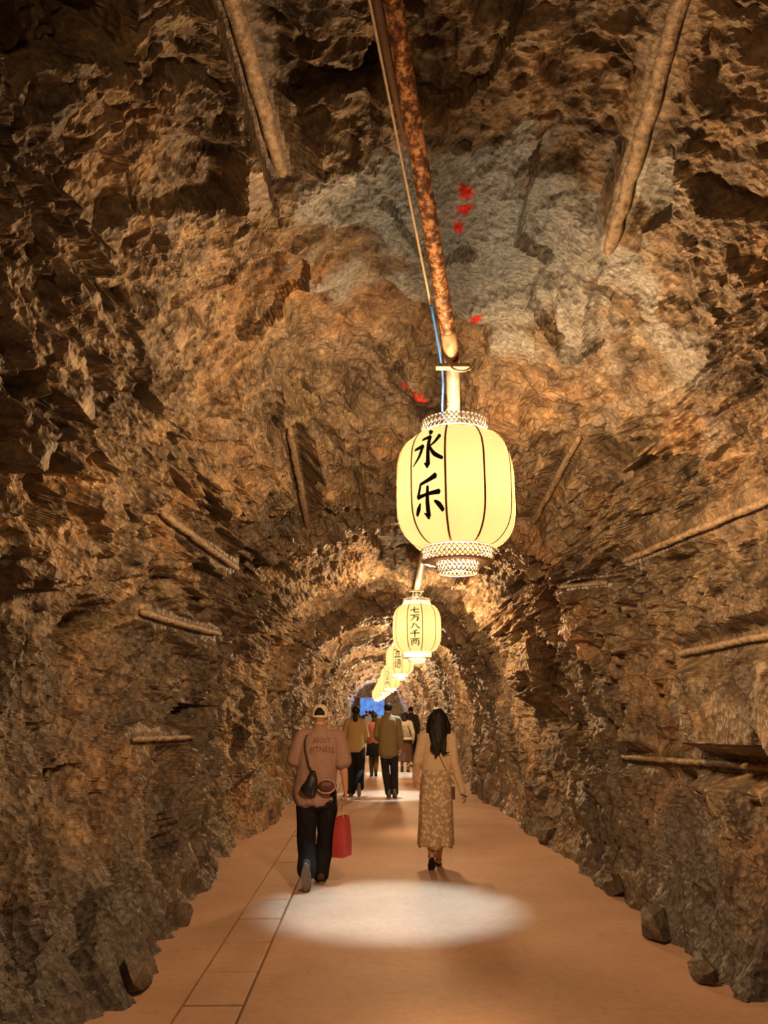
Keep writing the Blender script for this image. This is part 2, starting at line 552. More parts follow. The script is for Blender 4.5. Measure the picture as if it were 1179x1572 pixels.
# ------------------------------------------------------------------ lanterns
def paper_material():
    m, nt, b = mat('lantern_paper')
    nt.nodes.remove(b)
    out = nt.nodes['Material Output']
    tr = node(nt, 'ShaderNodeBsdfTransparent')
    tr.inputs[0].default_value = (PAPER_T * 1.0, PAPER_T * 0.75, PAPER_T * 0.54, 1)
    tl = node(nt, 'ShaderNodeBsdfTranslucent')
    n = noise(nt, coords(nt, (1, 1, 0.3)), 9, 4)
    nt.links.new(ramp(nt, n, [(0.3, (0.00045, 0.00032, 0.00017)), (0.7, (0.00049, 0.00036, 0.00019))]), tl.inputs[0])
    df = node(nt, 'ShaderNodeBsdfDiffuse')
    df.inputs[0].default_value = (0.5, 0.42, 0.28, 1)
    a1 = node(nt, 'ShaderNodeAddShader'); a2 = node(nt, 'ShaderNodeAddShader')
    nt.links.new(tr.outputs[0], a1.inputs[0]); nt.links.new(tl.outputs[0], a1.inputs[1])
    em = node(nt, 'ShaderNodeEmission')
    em.inputs[0].default_value = (1.0, 0.60, 0.17, 1); em.inputs[1].default_value = 0.36
    nt.links.new(a1.outputs[0], a2.inputs[0]); nt.links.new(em.outputs[0], a2.inputs[1])
    nt.links.new(a2.outputs[0], out.inputs[0])
    return m
PAPER = paper_material()
RIBWOOD = plain('lantern_rib', (0.26, 0.095, 0.025), 0.5)
FILI = plain('lantern_filigree', (0.80, 0.68, 0.58), 0.35, 0.3)
_nt = RIBWOOD.node_tree
_tl = node(_nt, 'ShaderNodeBsdfTranslucent'); _tl.inputs[0].default_value = (0.020, 0.0070, 0.0014, 1)
_ad = node(_nt, 'ShaderNodeAddShader')
_nt.links.new(_nt.nodes['Principled BSDF'].outputs[0], _ad.inputs[0]); _nt.links.new(_tl.outputs[0], _ad.inputs[1])
_nt.links.new(_ad.outputs[0], _nt.nodes['Material Output'].inputs[0])
INK = plain('ink', (0.012, 0.010, 0.006), 0.7, bstr=0)
BRASS = plain('hook_metal', (0.55, 0.42, 0.28), 0.35, 0.8)
BULB, _nt, _b = mat('bulb_glass')
_b.inputs['Base Color'].default_value = (1, 0.9, 0.7, 1)
_b.inputs['Emission Color'].default_value = (1, 0.8, 0.45, 1)
_b.inputs['Emission Strength'].default_value = 3.0

R_L, HB = 0.350, 0.36         # lantern body radius and half height
NP = 10                       # panels
LPROF = [(0.205, 0.360), (0.235, 0.352), (0.272, 0.325), (0.305, 0.285), (0.330, 0.235), (0.345, 0.17), (0.350, 0.08), (0.350, 0.0)]
LPROF = [(r, z * 0.96) for r, z in LPROF]
LPROF = LPROF + [(r, -z) for r, z in LPROF[-2::-1]]
LPROF = [tuple(p) for p in spline(LPROF, 3)]
def lr(z):
    zs = [p[1] for p in LPROF][::-1]; rs = [p[0] for p in LPROF][::-1]
    return float(np.interp(z, zs, rs))

def panel_mesh(k):
    a0, a1 = 2 * math.pi * k / NP, 2 * math.pi * (k + 1) / NP
    v, f = [], []
    M = 6
    for r, z in LPROF:
        for j in range(M + 1):
            s = j / M
            a = a0 + (a1 - a0) * s
            rr = r * (math.cos(math.pi / NP) / math.cos((s - 0.5) * 2 * math.pi / NP)) * (1.0 - 0.002 * 4 * s * (1 - s)) * 0.35 + r * 0.65 * (1 - 0.012 * 4 * s * (1 - s))
            v.append((rr * math.cos(a), rr * math.sin(a), z))
    for i in range(len(LPROF) - 1):
        for j in range(M):
            f.append((i * (M + 1) + j, (i + 1) * (M + 1) + j, (i + 1) * (M + 1) + j + 1, i * (M + 1) + j + 1))
    return v, f

def ribbon(pts, wid, n=5):
    """brush stroke polygon strip in 2D"""
    q = spline([(p[0], p[1], w) for p, w in zip(pts, wid)], n) if len(pts) > 1 else []
    L, Rr = [], []
    for i, c in enumerate(q):
        a, b = q[max(i - 1, 0)], q[min(i + 1, len(q) - 1)]
        t = np.array([b[0] - a[0], b[1] - a[1]]); t /= max(np.hypot(*t), 1e-6)
        w = max(c[2] * 1.4, 0.014) / 2
        L.append((c[0] - t[1] * w, c[1] + t[0] * w)); Rr.append((c[0] + t[1] * w, c[1] - t[0] * w))
    # rounded brush ends
    t0 = np.array(q[0][:2]) - np.array(q[1][:2]); t0 /= np.hypot(*t0)
    t1 = np.array(q[-1][:2]) - np.array(q[-2][:2]); t1 /= np.hypot(*t1)
    A = tuple(np.array(q[0][:2]) + t0 * q[0][2] * 0.4); B = tuple(np.array(q[-1][:2]) + t1 * max(q[-1][2], 0.01) * 0.4)
    return L, Rr, A, B

GLY = {
 'yong': [([(.44, .00), (.57, .10)], [.05, .10]), ([(.30, .25), (.56, .20)], [.05, .08]), ([(.56, .20), (.54, .5), (.54, .90)], [.09, .08, .10]), ([(.54, .93), (.42, .84)], [.09, .02]),
          ([(.06, .47), (.36, .42)], [.05, .08]), ([(.36, .42), (.24, .66), (.02, .86)], [.08, .06, .02]), ([(.88, .20), (.76, .34), (.60, .45)], [.09, .06, .03]), ([(.57, .42), (.72, .64), (.98, .78)], [.03, .08, .06])],
 'le': [([(.78, .04), (.55, .13), (.30, .20)], [.10, .07, .05]), ([(.30, .18), (.24, .36), (.18, .50)], [.05, .06, .06]), ([(.18, .50), (.5, .45), (.88, .42)], [.07, .06, .09]), ([(.52, .27), (.50, .6), (.50, .93)], [.06, .09, .10]), ([(.50, .96), (.36, .86)], [.09, .02]),
        ([(.26, .64), (.18, .76), (.08, .88)], [.04, .09, .06]), ([(.72, .62), (.84, .70), (.96, .84)], [.04, .09, .08])],
 'qi': [([(.05, .52), (.95, .36)], [.09, .09]), ([(.45, .05), (.45, .62), (.52, .82), (.85, .82), (.93, .65)], [.09, .09, .09, .09, .03])],
 'wan': [([(.05, .15), (.95, .12)], [.08, .10]), ([(.46, .15), (.38, .55), (.05, .95)], [.09, .08, .03]), ([(.38, .44), (.82, .40), (.74, .90), (.58, .82)], [.07, .10, .10, .02])],
 'ba': [([(.40, .15), (.30, .55), (.03, .90)], [.10, .08, .03]), ([(.55, .10), (.70, .55), (.98, .85)], [.04, .08, .12])],
 'qian': [([(.76, .02), (.25, .20)], [.10, .05]), ([(.03, .45), (.97, .42)], [.09, .10]), ([(.5, .15), (.5, .98)], [.10, .07])],
 'liang': [([(.03, .12), (.97, .09)], [.08, .09]), ([(.14, .36), (.14, .96)], [.08, .07]), ([(.14, .36), (.86, .33), (.86, .93), (.74, .86)], [.07, .09, .09, .02]), ([(.38, .12), (.37, .5), (.22, .80)], [.07, .06, .03]), ([(.37, .52), (.47, .72)], [.03, .06]), ([(.63, .12), (.62, .5), (.50, .80)], [.07, .06, .03]), ([(.62, .52), (.76, .75)], [.03, .06])],
 'xuan': [([(.47, .00), (.53, .09)], [.05, .09]), ([(.08, .28), (.10, .17), (.90, .15), (.84, .28)], [.07, .06, .07, .03]), ([(.25, .34), (.75, .33)], [.07, .07]), ([(.28, .46), (.28, .80)], [.07, .07]), ([(.28, .46), (.72, .45), (.72, .80)], [.06, .07, .07]), ([(.28, .63), (.72, .62)], [.05, .05]), ([(.28, .80), (.72, .79)], [.05, .05]), ([(.05, .96), (.95, .94)], [.08, .09])],
 'de': [([(.28, .02), (.08, .26)], [.08, .03]), ([(.30, .24), (.04, .52)], [.08, .03]), ([(.18, .42), (.18, .97)], [.08, .08]), ([(.40, .13), (.95, .11)], [.06, .07]), ([(.66, .0), (.65, .24)], [.07, .05]), ([(.42, .28), (.44, .46)], [.06, .06]), ([(.42, .28), (.92, .27), (.90, .46)], [.05, .06, .06]), ([(.58, .28), (.58, .46)], [.05, .05]), ([(.75, .28), (.75, .46)], [.05, .05]), ([(.44, .46), (.90, .45)], [.05, .05]), ([(.38, .58), (.97, .56)], [.06, .07]), ([(.40, .72), (.34, .90)], [.05, .08]), ([(.52, .68), (.56, .92), (.80, .92), (.83, .80)], [.06, .07, .07, .03]), ([(.64, .68), (.70, .76)], [.05, .07]), ([(.86, .68), (.95, .80)], [.05, .08])],
 'ji': [([(.15, .12), (.80, .10), (.80, .45)], [.08, .09, .08]), ([(.2, .46), (.80, .45)], [.07, .07]), ([(.2, .42), (.2, .86), (.85, .88), (.92, .72)], [.08, .09, .09, .03])],
}
def glyph_mesh(name, a_c, z_top, size, aspect=1.0):
    v, f = [], []
    def put(x, y, off):
        z = z_top - y * size
        s = (x - 0.5) * size * aspect
        r = lr(z) * 0.999 + off
        a = a_c - (-s / R_L)
        return (r * math.cos(a), r * math.sin(a), z)
    for pts, wid in GLY[name]:
        L, Rr, A, B = ribbon(pts, wid)
        for off in (0.0035,):
            base = len(v)
            v.append(put(*A, off))
            for l, r in zip(L, Rr):
                v.append(put(*l, off)); v.append(put(*r, off))
            v.append(put(*B, off))
            n = len(L)
            f.append((base, base + 1, base + 2))
            for i in range(n - 1):
                k = base + 1 + 2 * i
                f.append((k, k + 2, k + 3, k + 1))
            k = base + 1 + 2 * (n - 1)
            f.append((k, base + 1 + 2 * n, k + 1))
    # give the ink a little body towards the paper
    n = len(v)
    v2 = [(x * 0.9965, y * 0.9965, z) for x, y, z in v]
    f2 = [tuple(i + n for i in q)[::-1] for q in f]
    return v + v2, f + f2

def lattice(r0, z0, r1, z1, n, w, rings=2, slope=2.0, th=0.004):
    """pierced band: two families of slanting strips between hoops"""
    mb = MB()
    for s in (1, -1):
        for k in range(n):
            pts = []
            for i in range(4):
                u = i / 3
                a = 2 * math.pi * (k + s * slope * u) / n
                r = r0 + (r1 - r0) * u
                pts.append((r * math.cos(a), r * math.sin(a), z0 + (z1 - z0) * u))
            mb.tube(pts, [(w, w)] * 4, 4, (0, 0, 1), False)
    for i in range(rings + 1):
        u = i / rings
        r, z = r0 + (r1 - r0) * u, z0 + (z1 - z0) * u
        q = th if i in (0, rings) else th * 0.7
        ring = [(r + q * math.cos(b), z + q * math.sin(b)) for b in (0, 1.57, 3.14, 4.71, 6.283)]
        mb.lathe(ring, 40)
    return mb

PANELS = []
for k in range(NP):
    v, f = panel_mesh(k)
    me = bpy.data.meshes.new('shade_panel'); me.from_pydata(v, [], f); me.materials.append(PAPER)
    me.polygons.foreach_set('use_smooth', [True] * len(me.polygons)); PANELS.append(me)
def shared(name, mb, m, smooth=True):
    me = bpy.data.meshes.new(name); me.from_pydata(mb.v, [], mb.f); me.materials.append(m)
    if smooth: me.polygons.foreach_set('use_smooth', [True] * len(me.polygons))
    return me
RIBS_ME = []
for k in range(NP):
    a = 2 * math.pi * k / NP
    RIBS_ME.append(shared('rib', MB().tube([((r + 0.0045) * math.cos(a), (r + 0.0045) * math.sin(a), z) for r, z in LPROF], [(0.0062, 0.0016)] * len(LPROF), 6, (-math.sin(a), math.cos(a), 0)), RIBWOOD))
TOPC = shared('top_collar', lattice(0.210, 0.354, 0.196, 0.432, 44, 0.0035), FILI)
BOTC = shared('bottom_collar', lattice(0.210, -0.356, 0.208, -0.427, 44, 0.0040), FILI)
BOT2 = shared('lower_ring', lattice(0.128, -0.425, 0.118, -0.495, 30, 0.0036), FILI)
TIER = shared('collar_plate', MB().lathe([(0.208, -0.425), (0.125, -0.428), (0.125, -0.433), (0.208, -0.430), (0.208, -0.425)], 40), FILI)
_hk = MB().tube([(0, 0, 0.36), (0, 0, 0.46)], [0.006] * 2, 8)
for k in range(4):
    a = math.pi / 4 + k * math.pi / 2
    _hk.tube([(0.185 * math.cos(a), 0.185 * math.sin(a), 0.42), (0, 0, 0.53)], [0.0022] * 2, 5)
HOOK = shared('hook', _hk, BRASS)
CAPM, _nt, _b = mat('lantern_diffuser')
_nt.nodes.remove(_b)
_tr = node(_nt, 'ShaderNodeBsdfTransparent'); _tr.inputs[0].default_value = (0.0055, 0.0052, 0.0048, 1)
_nt.links.new(_tr.outputs[0], _nt.nodes['Material Output'].inputs[0])
CAPB, _nt, _b = mat('lantern_base')
_b.inputs['Base Color'].default_value = (0.5, 0.4, 0.25, 1)
_b.inputs['Emission Color'].default_value = (1.0, 0.6, 0.2, 1); _b.inputs['Emission Strength'].default_value = 0.35
DIFF = shared('top_diffuser', MB().lathe([(0.205, 0.343), (0.001, 0.343)], 40), CAPM)  # this disc and the base one are added to hold back light at the open ends
BASE = shared('base_disc', MB().lathe([(0.205, -0.345), (0.001, -0.345)], 40), PAPER)
BULB_ME = shared('bulb', MB().lathe([(0.001, -0.055), (0.02, -0.05), (0.034, -0.03), (0.036, -0.005), (0.028, 0.025), (0.016, 0.05), (0.014, 0.09), (0.001, 0.092)], 14), BULB)

def lantern(loc, text_dir, glyphs, gsize, label, watts=LAMP_WATTS, ribturn=0.0):
    root = empty('paper_lantern', loc)
    tag(root, label, 'lantern', 'cream paper lanterns hung in a row along the tunnel')
    # the lettered panel (index 0, centred at pi/NP) is turned to text_dir
    rz = text_dir - math.pi / NP
    root.rotation_euler = (0, 0, rz)
    for k in range(NP):
        p = link(bpy.data.objects.new('shade_panel', PANELS[k]), root)
        if k == 0 and glyphs:
            z = gsize * len(glyphs) / 2 * 1.08
            asp = 0.78 if len(glyphs) == 2 else 1.35
            for g in glyphs:
                v, f = glyph_mesh(g, math.pi / NP, z + (0.022 if len(glyphs) < 4 else 0.0), gsize, asp)
                c = mesh_obj('character', v, f, INK, p)
                z -= gsize * (1.12 if len(glyphs) == 2 else 1.08)
        link(bpy.data.objects.new('rib', RIBS_ME[k]), root)
    for nm, me in (('top_collar', TOPC), ('bottom_collar', BOTC), ('lower_ring', BOT2), ('collar_plate', TIER), ('top_diffuser', DIFF), ('base_disc', BASE), ('hook', HOOK)):
        link(bpy.data.objects.new(nm, me), root)
    L = bpy.data.lights.new('lantern_light', 'POINT')
    L.energy = watts
    L.color = (1.0, 0.80, 0.52)
    L.shadow_soft_size = 0.15
    lo = link(bpy.data.objects.new('lantern_light', L), root)
    lo.location = (0, 0, 0.0)
    return root

# directions: -pi/2 faces the viewer
D2R = math.radians
LANS = [
 ((0.45, -3.4, 2.95), D2R(-90), [], .2, 'added paper lantern hanging behind the viewer for fill light, out of the picture'),  # unseen, added to lift the light on the near roof
 ((0.492, 4.405, 2.89), D2R(-90 - 27 - 6.4), ['yong', 'le'], .252, 'largest and nearest paper lantern, lit cream yellow, two black brush characters'),
 ((0.648, 11.38, 2.80), D2R(-90 - 5 - 3.3), ['qi', 'wan', 'ba', 'qian', 'liang'], .105, 'second nearest paper lantern, lit, with a column of five black characters'),
 ((0.68, 19.5, 2.86), D2R(-90 - 10 - 2), ['xuan', 'de'], .23, 'third paper lantern down the tunnel, lit, with two dark characters'),
 ((0.606, 27.2, 2.73), D2R(-90 - 18 - 1.3), ['ba', 'ji', 'qian', 'liang'], .115, 'fourth paper lantern down the tunnel, small, with a faint column of characters'),
 ((0.56, 34.0, 2.74), D2R(-90), [], .2, 'fifth paper lantern down the tunnel, small and very bright'),
 ((0.50, 40.5, 2.72), D2R(-90), [], .2, 'sixth paper lantern, tiny, just below the fifth in the row'),
 ((0.42, 47.0, 2.72), D2R(-90), [], .2, 'seventh paper lantern, tiny, second from the far end'),
 ((0.32, 53.5, 2.72), D2R(-90), [], .2, 'farthest tiny paper lantern above the blue glow'),
]
for i, (loc, td, gl, gs, lab) in enumerate(LANS):
    lantern(loc, td, gl, gs, lab, LAMP_WATTS * (0.5 if i == 0 else 1.0))

# ------------------------------------------------------------------ pipe, cable, wires
def rust_material():
    m, nt, b = mat('rusty_pipe')
    v = coords(nt)
    n = noise(nt, v, 28, 6, 0.7)
    n2 = noise(nt, v, 5, 3)
    c = ramp(nt, n, [(0.38, (0.045, 0.022, 0.014)), (0.5, (0.22, 0.085, 0.03)), (0.56, (0.62, 0.33, 0.14)), (0.7, (0.72, 0.46, 0.25))])
    nt.links.new(mixc(nt, 0.5, c, ramp(nt, n2, [(0.3, (0.6, 0.5, 0.5)), (0.7, (1.2, 1.1, 1.0))]), 'MULTIPLY'), b.inputs['Base Color'])
    b.inputs['Roughness'].default_value = 0.6
    b.inputs['Metallic'].default_value = 0.15
    bump(nt, b, n, 0.4, 0.004)
    return m
RUST = rust_material()
PALE = plain('pale_pipe', (0.55, 0.40, 0.26), 0.55, 0.1, var=0.3, nscale=20)
PA, PB, PC = Vector((-0.225, 1.35, 5.12)), Vector((0.455, 4.08, 3.60)), Vector((0.492, 4.42, 3.44))
pipe = empty('ceiling_pipe', PB)
tag(pipe, 'rusty mottled pipe slanting down from the roof to the nearest lantern', 'pipe')
def rel(pts, o): return [tuple(Vector(p) - o) for p in pts]
MB().tube(rel([PA.lerp(PB, k / 8) for k in range(9)], PB), [0.042] * 9, 16).build('rusty_tube', RUST, pipe, True)
MB().tube(rel([PA.lerp(PB, 0.945), PB.lerp(PC, 0.12)], PB), [0.0445] * 2, 16).build('pale_sleeve', PALE, pipe, True)
MB().tube(rel([PB, PC, Vector((0.53, 6.0, 3.41))], PB), [0.041] * 3, 16).build('bent_end', PALE, pipe, True)
ct = PB + Vector((0.0, 0.06, -0.03))
MB().box(tuple(ct - PB + Vector((0.0, -0.07, -0.03))), (0.20, 0.03, 0.035), Matrix.Rotation(-0.5, 3, 'X'), 0.004).build('bracket_bar', PALE, pipe)
ub = [(0.075 * math.cos(a) + 0.04, -0.08, -0.045 + 0.075 * math.sin(a)) for a in [math.pi + math.pi * k / 10 for k in range(11)]]
MB().tube(ub, [0.006] * 11, 6, (0, 1, 0)).build('u_bolt', BRASS, pipe, True)
xs = [0.53, 0.60, 0.66, 0.69, 0.66, 0.60, 0.55, 0.48, 0.40, 0.31]
ds = [6.0, 9.0, 11.5, 16, 22, 30, 37, 44, 50, 56]
run = empty('lantern_rail', (0.53, 6.0, 3.41))
tag(run, 'long pale pipe carrying the farther lanterns down the tunnel', 'pipe')
RP = [(x, d, 3.41) for x, d in zip(xs, ds)]
MB().tube(rel(RP, Vector((0.53, 6.0, 3.41))), [0.045] * len(RP), 12).build('tube', PALE, run, True)
for (loc, *_r) in LANS[2:]:
    c = Vector((loc[0], loc[1], 3.36)) - Vector((0.53, 6.0, 3.41))
    MB().box(tuple(c), (0.22, 0.035, 0.035), None, 0.004).build('bracket_bar', PALE, run)
    MB().tube([tuple(c), (c.x, c.y, loc[2] + 0.50 - 3.41)], [0.007] * 2, 6).build('hanger_rod', BRASS, run)
CABLE = plain('brown_conduit', (0.16, 0.10, 0.065), 0.35, 0.2, stretch=(1, 1, 1))
CREAM = plain('cream_wire', (0.72, 0.58, 0.42), 0.5)
BLUE = plain('blue_wire', (0.05, 0.22, 0.75), 0.4)
side = Vector((-0.085, 0, 0))
cab = MB().tube([PA.lerp(PB, k / 8) + side * (1.05 - 0.07 * k) + Vector((0, 0, 0.012)) for k in range(6)], [0.030, 0.030, 0.029, 0.026, 0.020, 0.008], 10)
tag(cab.build('conduit', CABLE, None, True), 'dark brown conduit running along the left of the rusty pipe', 'conduit')
w1 = [PA.lerp(PB, k / 8) + Vector((-0.115 + 0.007 * k, 0, -0.03)) for k in range(9)]
tag(MB().tube(w1, [0.0065] * 9, 6).build('cream_wire', CREAM, None, True), 'thin cream wire hugging the left of the rusty pipe', 'wire')
w2 = spline([tuple(w1[-2] + Vector((0.005, 0, -0.02))), tuple(w1[-1] + Vector((0.0, 0.02, -0.05))), tuple(PC + Vector((-0.075, -0.05, -0.05))), tuple(PC + Vector((-0.045, -0.02, -0.10)))], 5)
tag(MB().tube(w2, [0.0075] * len(w2), 6).build('blue_wire', BLUE, None, True), 'short blue wire dropping to the nearest lantern', 'wire')
tw = [(0.445 + 0.012 * math.cos(k * 1.3), 4.36 + 0.01 * math.sin(k * 1.3), 3.42 - 0.016 * k) for k in range(10)]
tag(MB().tube(tw, [0.004] * 10, 5).build('twisted_wire', CREAM, None, True), 'twisted pale wire tying the nearest lantern to its pipe', 'wire')

# ------------------------------------------------------------------ downlights with white pools
HOUS = plain('downlight_housing', (0.06, 0.06, 0.06), 0.4, 0.5)
LENS, _nt, _b = mat('downlight_lens')
_b.inputs['Emission Color'].default_value = (0.95, 0.97, 1, 1)
_b.inputs['Emission Strength'].default_value = 6.0
def downlight(x, d, watts, col, ang, label):
    xr = float(np.interp(d, ds, xs))
    root = empty('downlight', (xr, d, 3.30))
    tag(root, label, 'lamp', 'downlights under the lantern rail')
    MB().lathe([(0.001, 0.07), (0.045, 0.07), (0.05, 0.06), (0.05, -0.02), (0.044, -0.02), (0.044, 0.0), (0.001, 0.0)], 18).build('housing', HOUS, root, True)
    MB().lathe([(0.001, -0.004), (0.042, -0.004), (0.042, 0.001), (0.001, 0.001)], 16).build('lens', LENS, root)
    for a, e, bl in ((ang, 1.0, 0.7),):
        L = bpy.data.lights.new('downlight_beam', 'SPOT')
        L.energy = watts * e; L.color = col; L.spot_size = a; L.spot_blend = bl; L.shadow_soft_size = 0.03
        lo = link(bpy.data.objects.new('downlight_beam', L), root)
        lo.location = (0, 0, -0.03)
        lo.rotation_euler = (0, math.atan2((xr - x), 3.27), 0)
WHITE = (0.70, 0.95, 1.0)
POOLS = [(0.21, 7.18, 1.0, 'downlight above the largest white light pool'), (0.26, 11.5, 0.10, 'weak downlight near the second lantern'), (0.36, 16.2, 1.0, 'downlight between the second and third lantern'),
         (0.42, 21.3, 1.0, 'downlight just past the third lantern'), (0.36, 25.9, 0.5, 'downlight just before the fourth lantern'), (0.33, 30.5, 1.0, 'downlight just past the fourth lantern'), (0.3, 37.2, 1.0, 'downlight beyond the fifth lantern'), (0.3, 44.0, 1.0, 'downlight beyond the sixth lantern')]
for x, d, k, lab in POOLS:
    downlight(x, d, SPOT_WATTS * k, WHITE if k > 0.2 else (1, 0.75, 0.45), 2 * math.atan(1.26 / 3.27), lab)

# ------------------------------------------------------------------ blue screen at the far end
SCR, _nt, _b = mat('blue_screen')
_n = noise(_nt, coords(_nt), 2.5, 3)
_nt.links.new(ramp(_nt, _n, [(0.35, (0.02, 0.10, 0.50)), (0.65, (0.04, 0.36, 1.0))]), _b.inputs['Emission Color'])
_b.inputs['Emission Strength'].default_value = 0.9; _b.inputs['Base Color'].default_value = (0.01, 0.02, 0.04, 1)
scr = empty('light_screen', (-0.04, 56.9, 1.38))
tag(scr, 'small glowing blue screen at the far end of the tunnel', 'screen')
MB().box((0, 0, 0.55), (1.7, 0.06, 1.2), None, 0.01).build('panel', SCR, scr)
fr = MB()
for s in (-1, 1):
    fr.box((s * 0.88, 0, 0.55), (0.06, 0.09, 1.32)); fr.box((0, 0, 0.55 + s * 0.63), (1.82, 0.09, 0.06))
    fr.box((s * 0.6, 0.02, -0.7), (0.06, 0.06, 1.3))
fr.build('frame', HOUS, scr)
BL = bpy.data.lights.new('screen_glow', 'AREA'); BL.shape = 'RECTANGLE'; BL.size = 1.6; BL.size_y = 1.1; BL.energy = 60; BL.color = (0.2, 0.55, 1)
bo = link(bpy.data.objects.new('screen_glow', BL), scr); bo.location = (0, -0.06, 0.55); bo.rotation_euler = (math.radians(-90), 0, 0)

# ------------------------------------------------------------------ loose blocks along the foot of the walls
rs = random.Random(9)
for wall, t_, d_, sz in ((wall_r, 0.985, 6.2, 0.24), (wall_r, 0.99, 5.3, 0.16), (wall_r, 0.985, 7.6, 0.20), (wall_r, 0.985, 10.4, 0.28), (wall_l, 0.012, 6.6, 0.20), (wall_l, 0.012, 5.2, 0.22), (wall_l, 0.012, 8.6, 0.18)):
    p = surf(t_, d_)
    bm = bmesh.new()
    for _ in range(16):
        q = Vector((rs.gauss(0, 1), rs.gauss(0, 1), rs.gauss(0, 1))).normalized()
        bm.verts.new((q.x * sz * 0.55, q.y * sz * 0.8, q.z * sz * 0.6))
    bmesh.ops.convex_hull(bm, input=bm.verts[:])
    me = bpy.data.meshes.new('stone'); bm.to_mesh(me); bm.free(); me.materials.append(STONE)
    o = link(bpy.data.objects.new('stone', me), wall)
    o.location = (p.x, p.y, sz * 0.42)
#MARK_PEOPLE
# ------------------------------------------------------------------ figures
def solid(parts, voxel, it=6):
    """union of closed lofts -> one continuous smooth surface (verts, faces, normals)"""
    mb = MB()
    for v, f in parts:
        mb.add(v, f)
    me = bpy.data.meshes.new('tmp'); me.from_pydata(mb.v, [], mb.f)
    bm = bmesh.new(); bm.from_mesh(me); bmesh.ops.recalc_face_normals(bm, faces=bm.faces); bm.to_mesh(me); bm.free()
    o = bpy.data.objects.new('tmp', me); COL.objects.link(o)
    r = o.modifiers.new('r', 'REMESH'); r.mode = 'VOXEL'; r.voxel_size = voxel
    if it:
        s = o.modifiers.new('s', 'SMOOTH'); s.factor = 0.5; s.iterations = it
    e = o.evaluated_get(bpy.context.evaluated_depsgraph_get())
    m = e.to_mesh()
    n = len(m.vertices)
    V = np.empty(n * 3); m.vertices.foreach_get('co', V); V = V.reshape(-1, 3)
    N = np.empty(n * 3); m.vertices.foreach_get('normal', N); N = N.reshape(-1, 3)
    F = [tuple(p.vertices) for p in m.polygons]
    e.to_mesh_clear()
    bpy.data.objects.remove(o); bpy.data.meshes.remove(me)
    return V, F, N

def folds(V, N, amp, fx, fz, seed, zlo=None, zhi=None, twist=0.6):
    a = np.arctan2(V[:, 1], V[:, 0]) * 0.16
    n = fbm(V[:, 0] * fx + twist * V[:, 2] * fx * 0.4, (V[:, 2] + 0.3 * V[:, 1]) * fz, seed, 3) + 0.6 * fbm(V[:, 1] * fx, V[:, 2] * fz + V[:, 0] * fx * 0.3, seed + 9, 3)
    k = np.ones(len(V))
    if zlo is not None:
        k = np.clip((zhi - V[:, 2]) / (zhi - zlo), 0.25, 1)
    return V + N * (amp * n * k)[:, None]

def T(pts, rad, n=16, side=(1, 0, 0)):
    return tube(pts, rad, n, side, True)

def limb(a, b, c, r, k=4, side=(1, 0, 0)):
    """two-bone limb; r = radii at start, joint, end with muscle between"""
    a, b, c = map(Vector, (a, b, c))
    pts = [a, a.lerp(b, 0.35), a.lerp(b, 0.8), b, b.lerp(c, 0.3), b.lerp(c, 0.75), c]
    rr = [r[0], r[0] * 1.02, r[1] * 1.05, r[1], r[1] * 1.04, (r[1] + 2 * r[2]) / 3, r[2]]
    return T(pts, rr, 14, side)

def hand(w, d, pn, s, curl=0.5, k=1.0, spread=0.0):
    """w wrist, d pointing direction, pn palm normal, s = thumb side vector"""
    w, d, pn = Vector(w), Vector(d).normalized(), Vector(pn)
    pn = (pn - d * pn.dot(d)).normalized()
    s = Vector(s); s = (s - d * s.dot(d) - pn * s.dot(pn)).normalized()
    out = [T([w - d * 0.02 * k, w + d * 0.02 * k, w + d * 0.055 * k, w + d * 0.088 * k], [(0.026 * k, 0.022 * k), (0.034 * k, 0.018 * k), (0.041 * k, 0.016 * k), (0.039 * k, 0.013 * k)], 14, tuple(s))]
    for i, (off, L) in enumerate(((0.029, 0.070), (0.010, 0.079), (-0.009, 0.074), (-0.027, 0.058))):
        p = w + d * (0.085 - 0.006 * abs(i - 1)) * k + s * off * k
        pts = [p - d * 0.015 * k, p]
        ang = 0.0
        dd = (d + s * spread * (1.5 - i)).normalized()
        for q in (0.42, 0.33, 0.25):
            ang += curl * (0.7 if q > 0.4 else 1.0)
            p = p + (dd * math.cos(ang) + pn * math.sin(ang)) * L * q * k
            pts.append(p)
        out.append(T(pts, [0.0095 * k, 0.0095 * k, 0.0088 * k, 0.008 * k, 0.0068 * k], 8))
    p = w + d * 0.018 * k + s * 0.026 * k
    out.append(T([p, p + (s * 0.7 + d * 0.7 + pn * 0.2) * 0.035 * k, p + (s * 0.62 + d * 0.95 + pn * 0.45) * 0.058 * k, p + (s * 0.5 + d * 1.15 + pn * 0.8) * 0.074 * k], [0.014 * k, 0.012 * k, 0.0105 * k, 0.008 * k], 8))
    return out

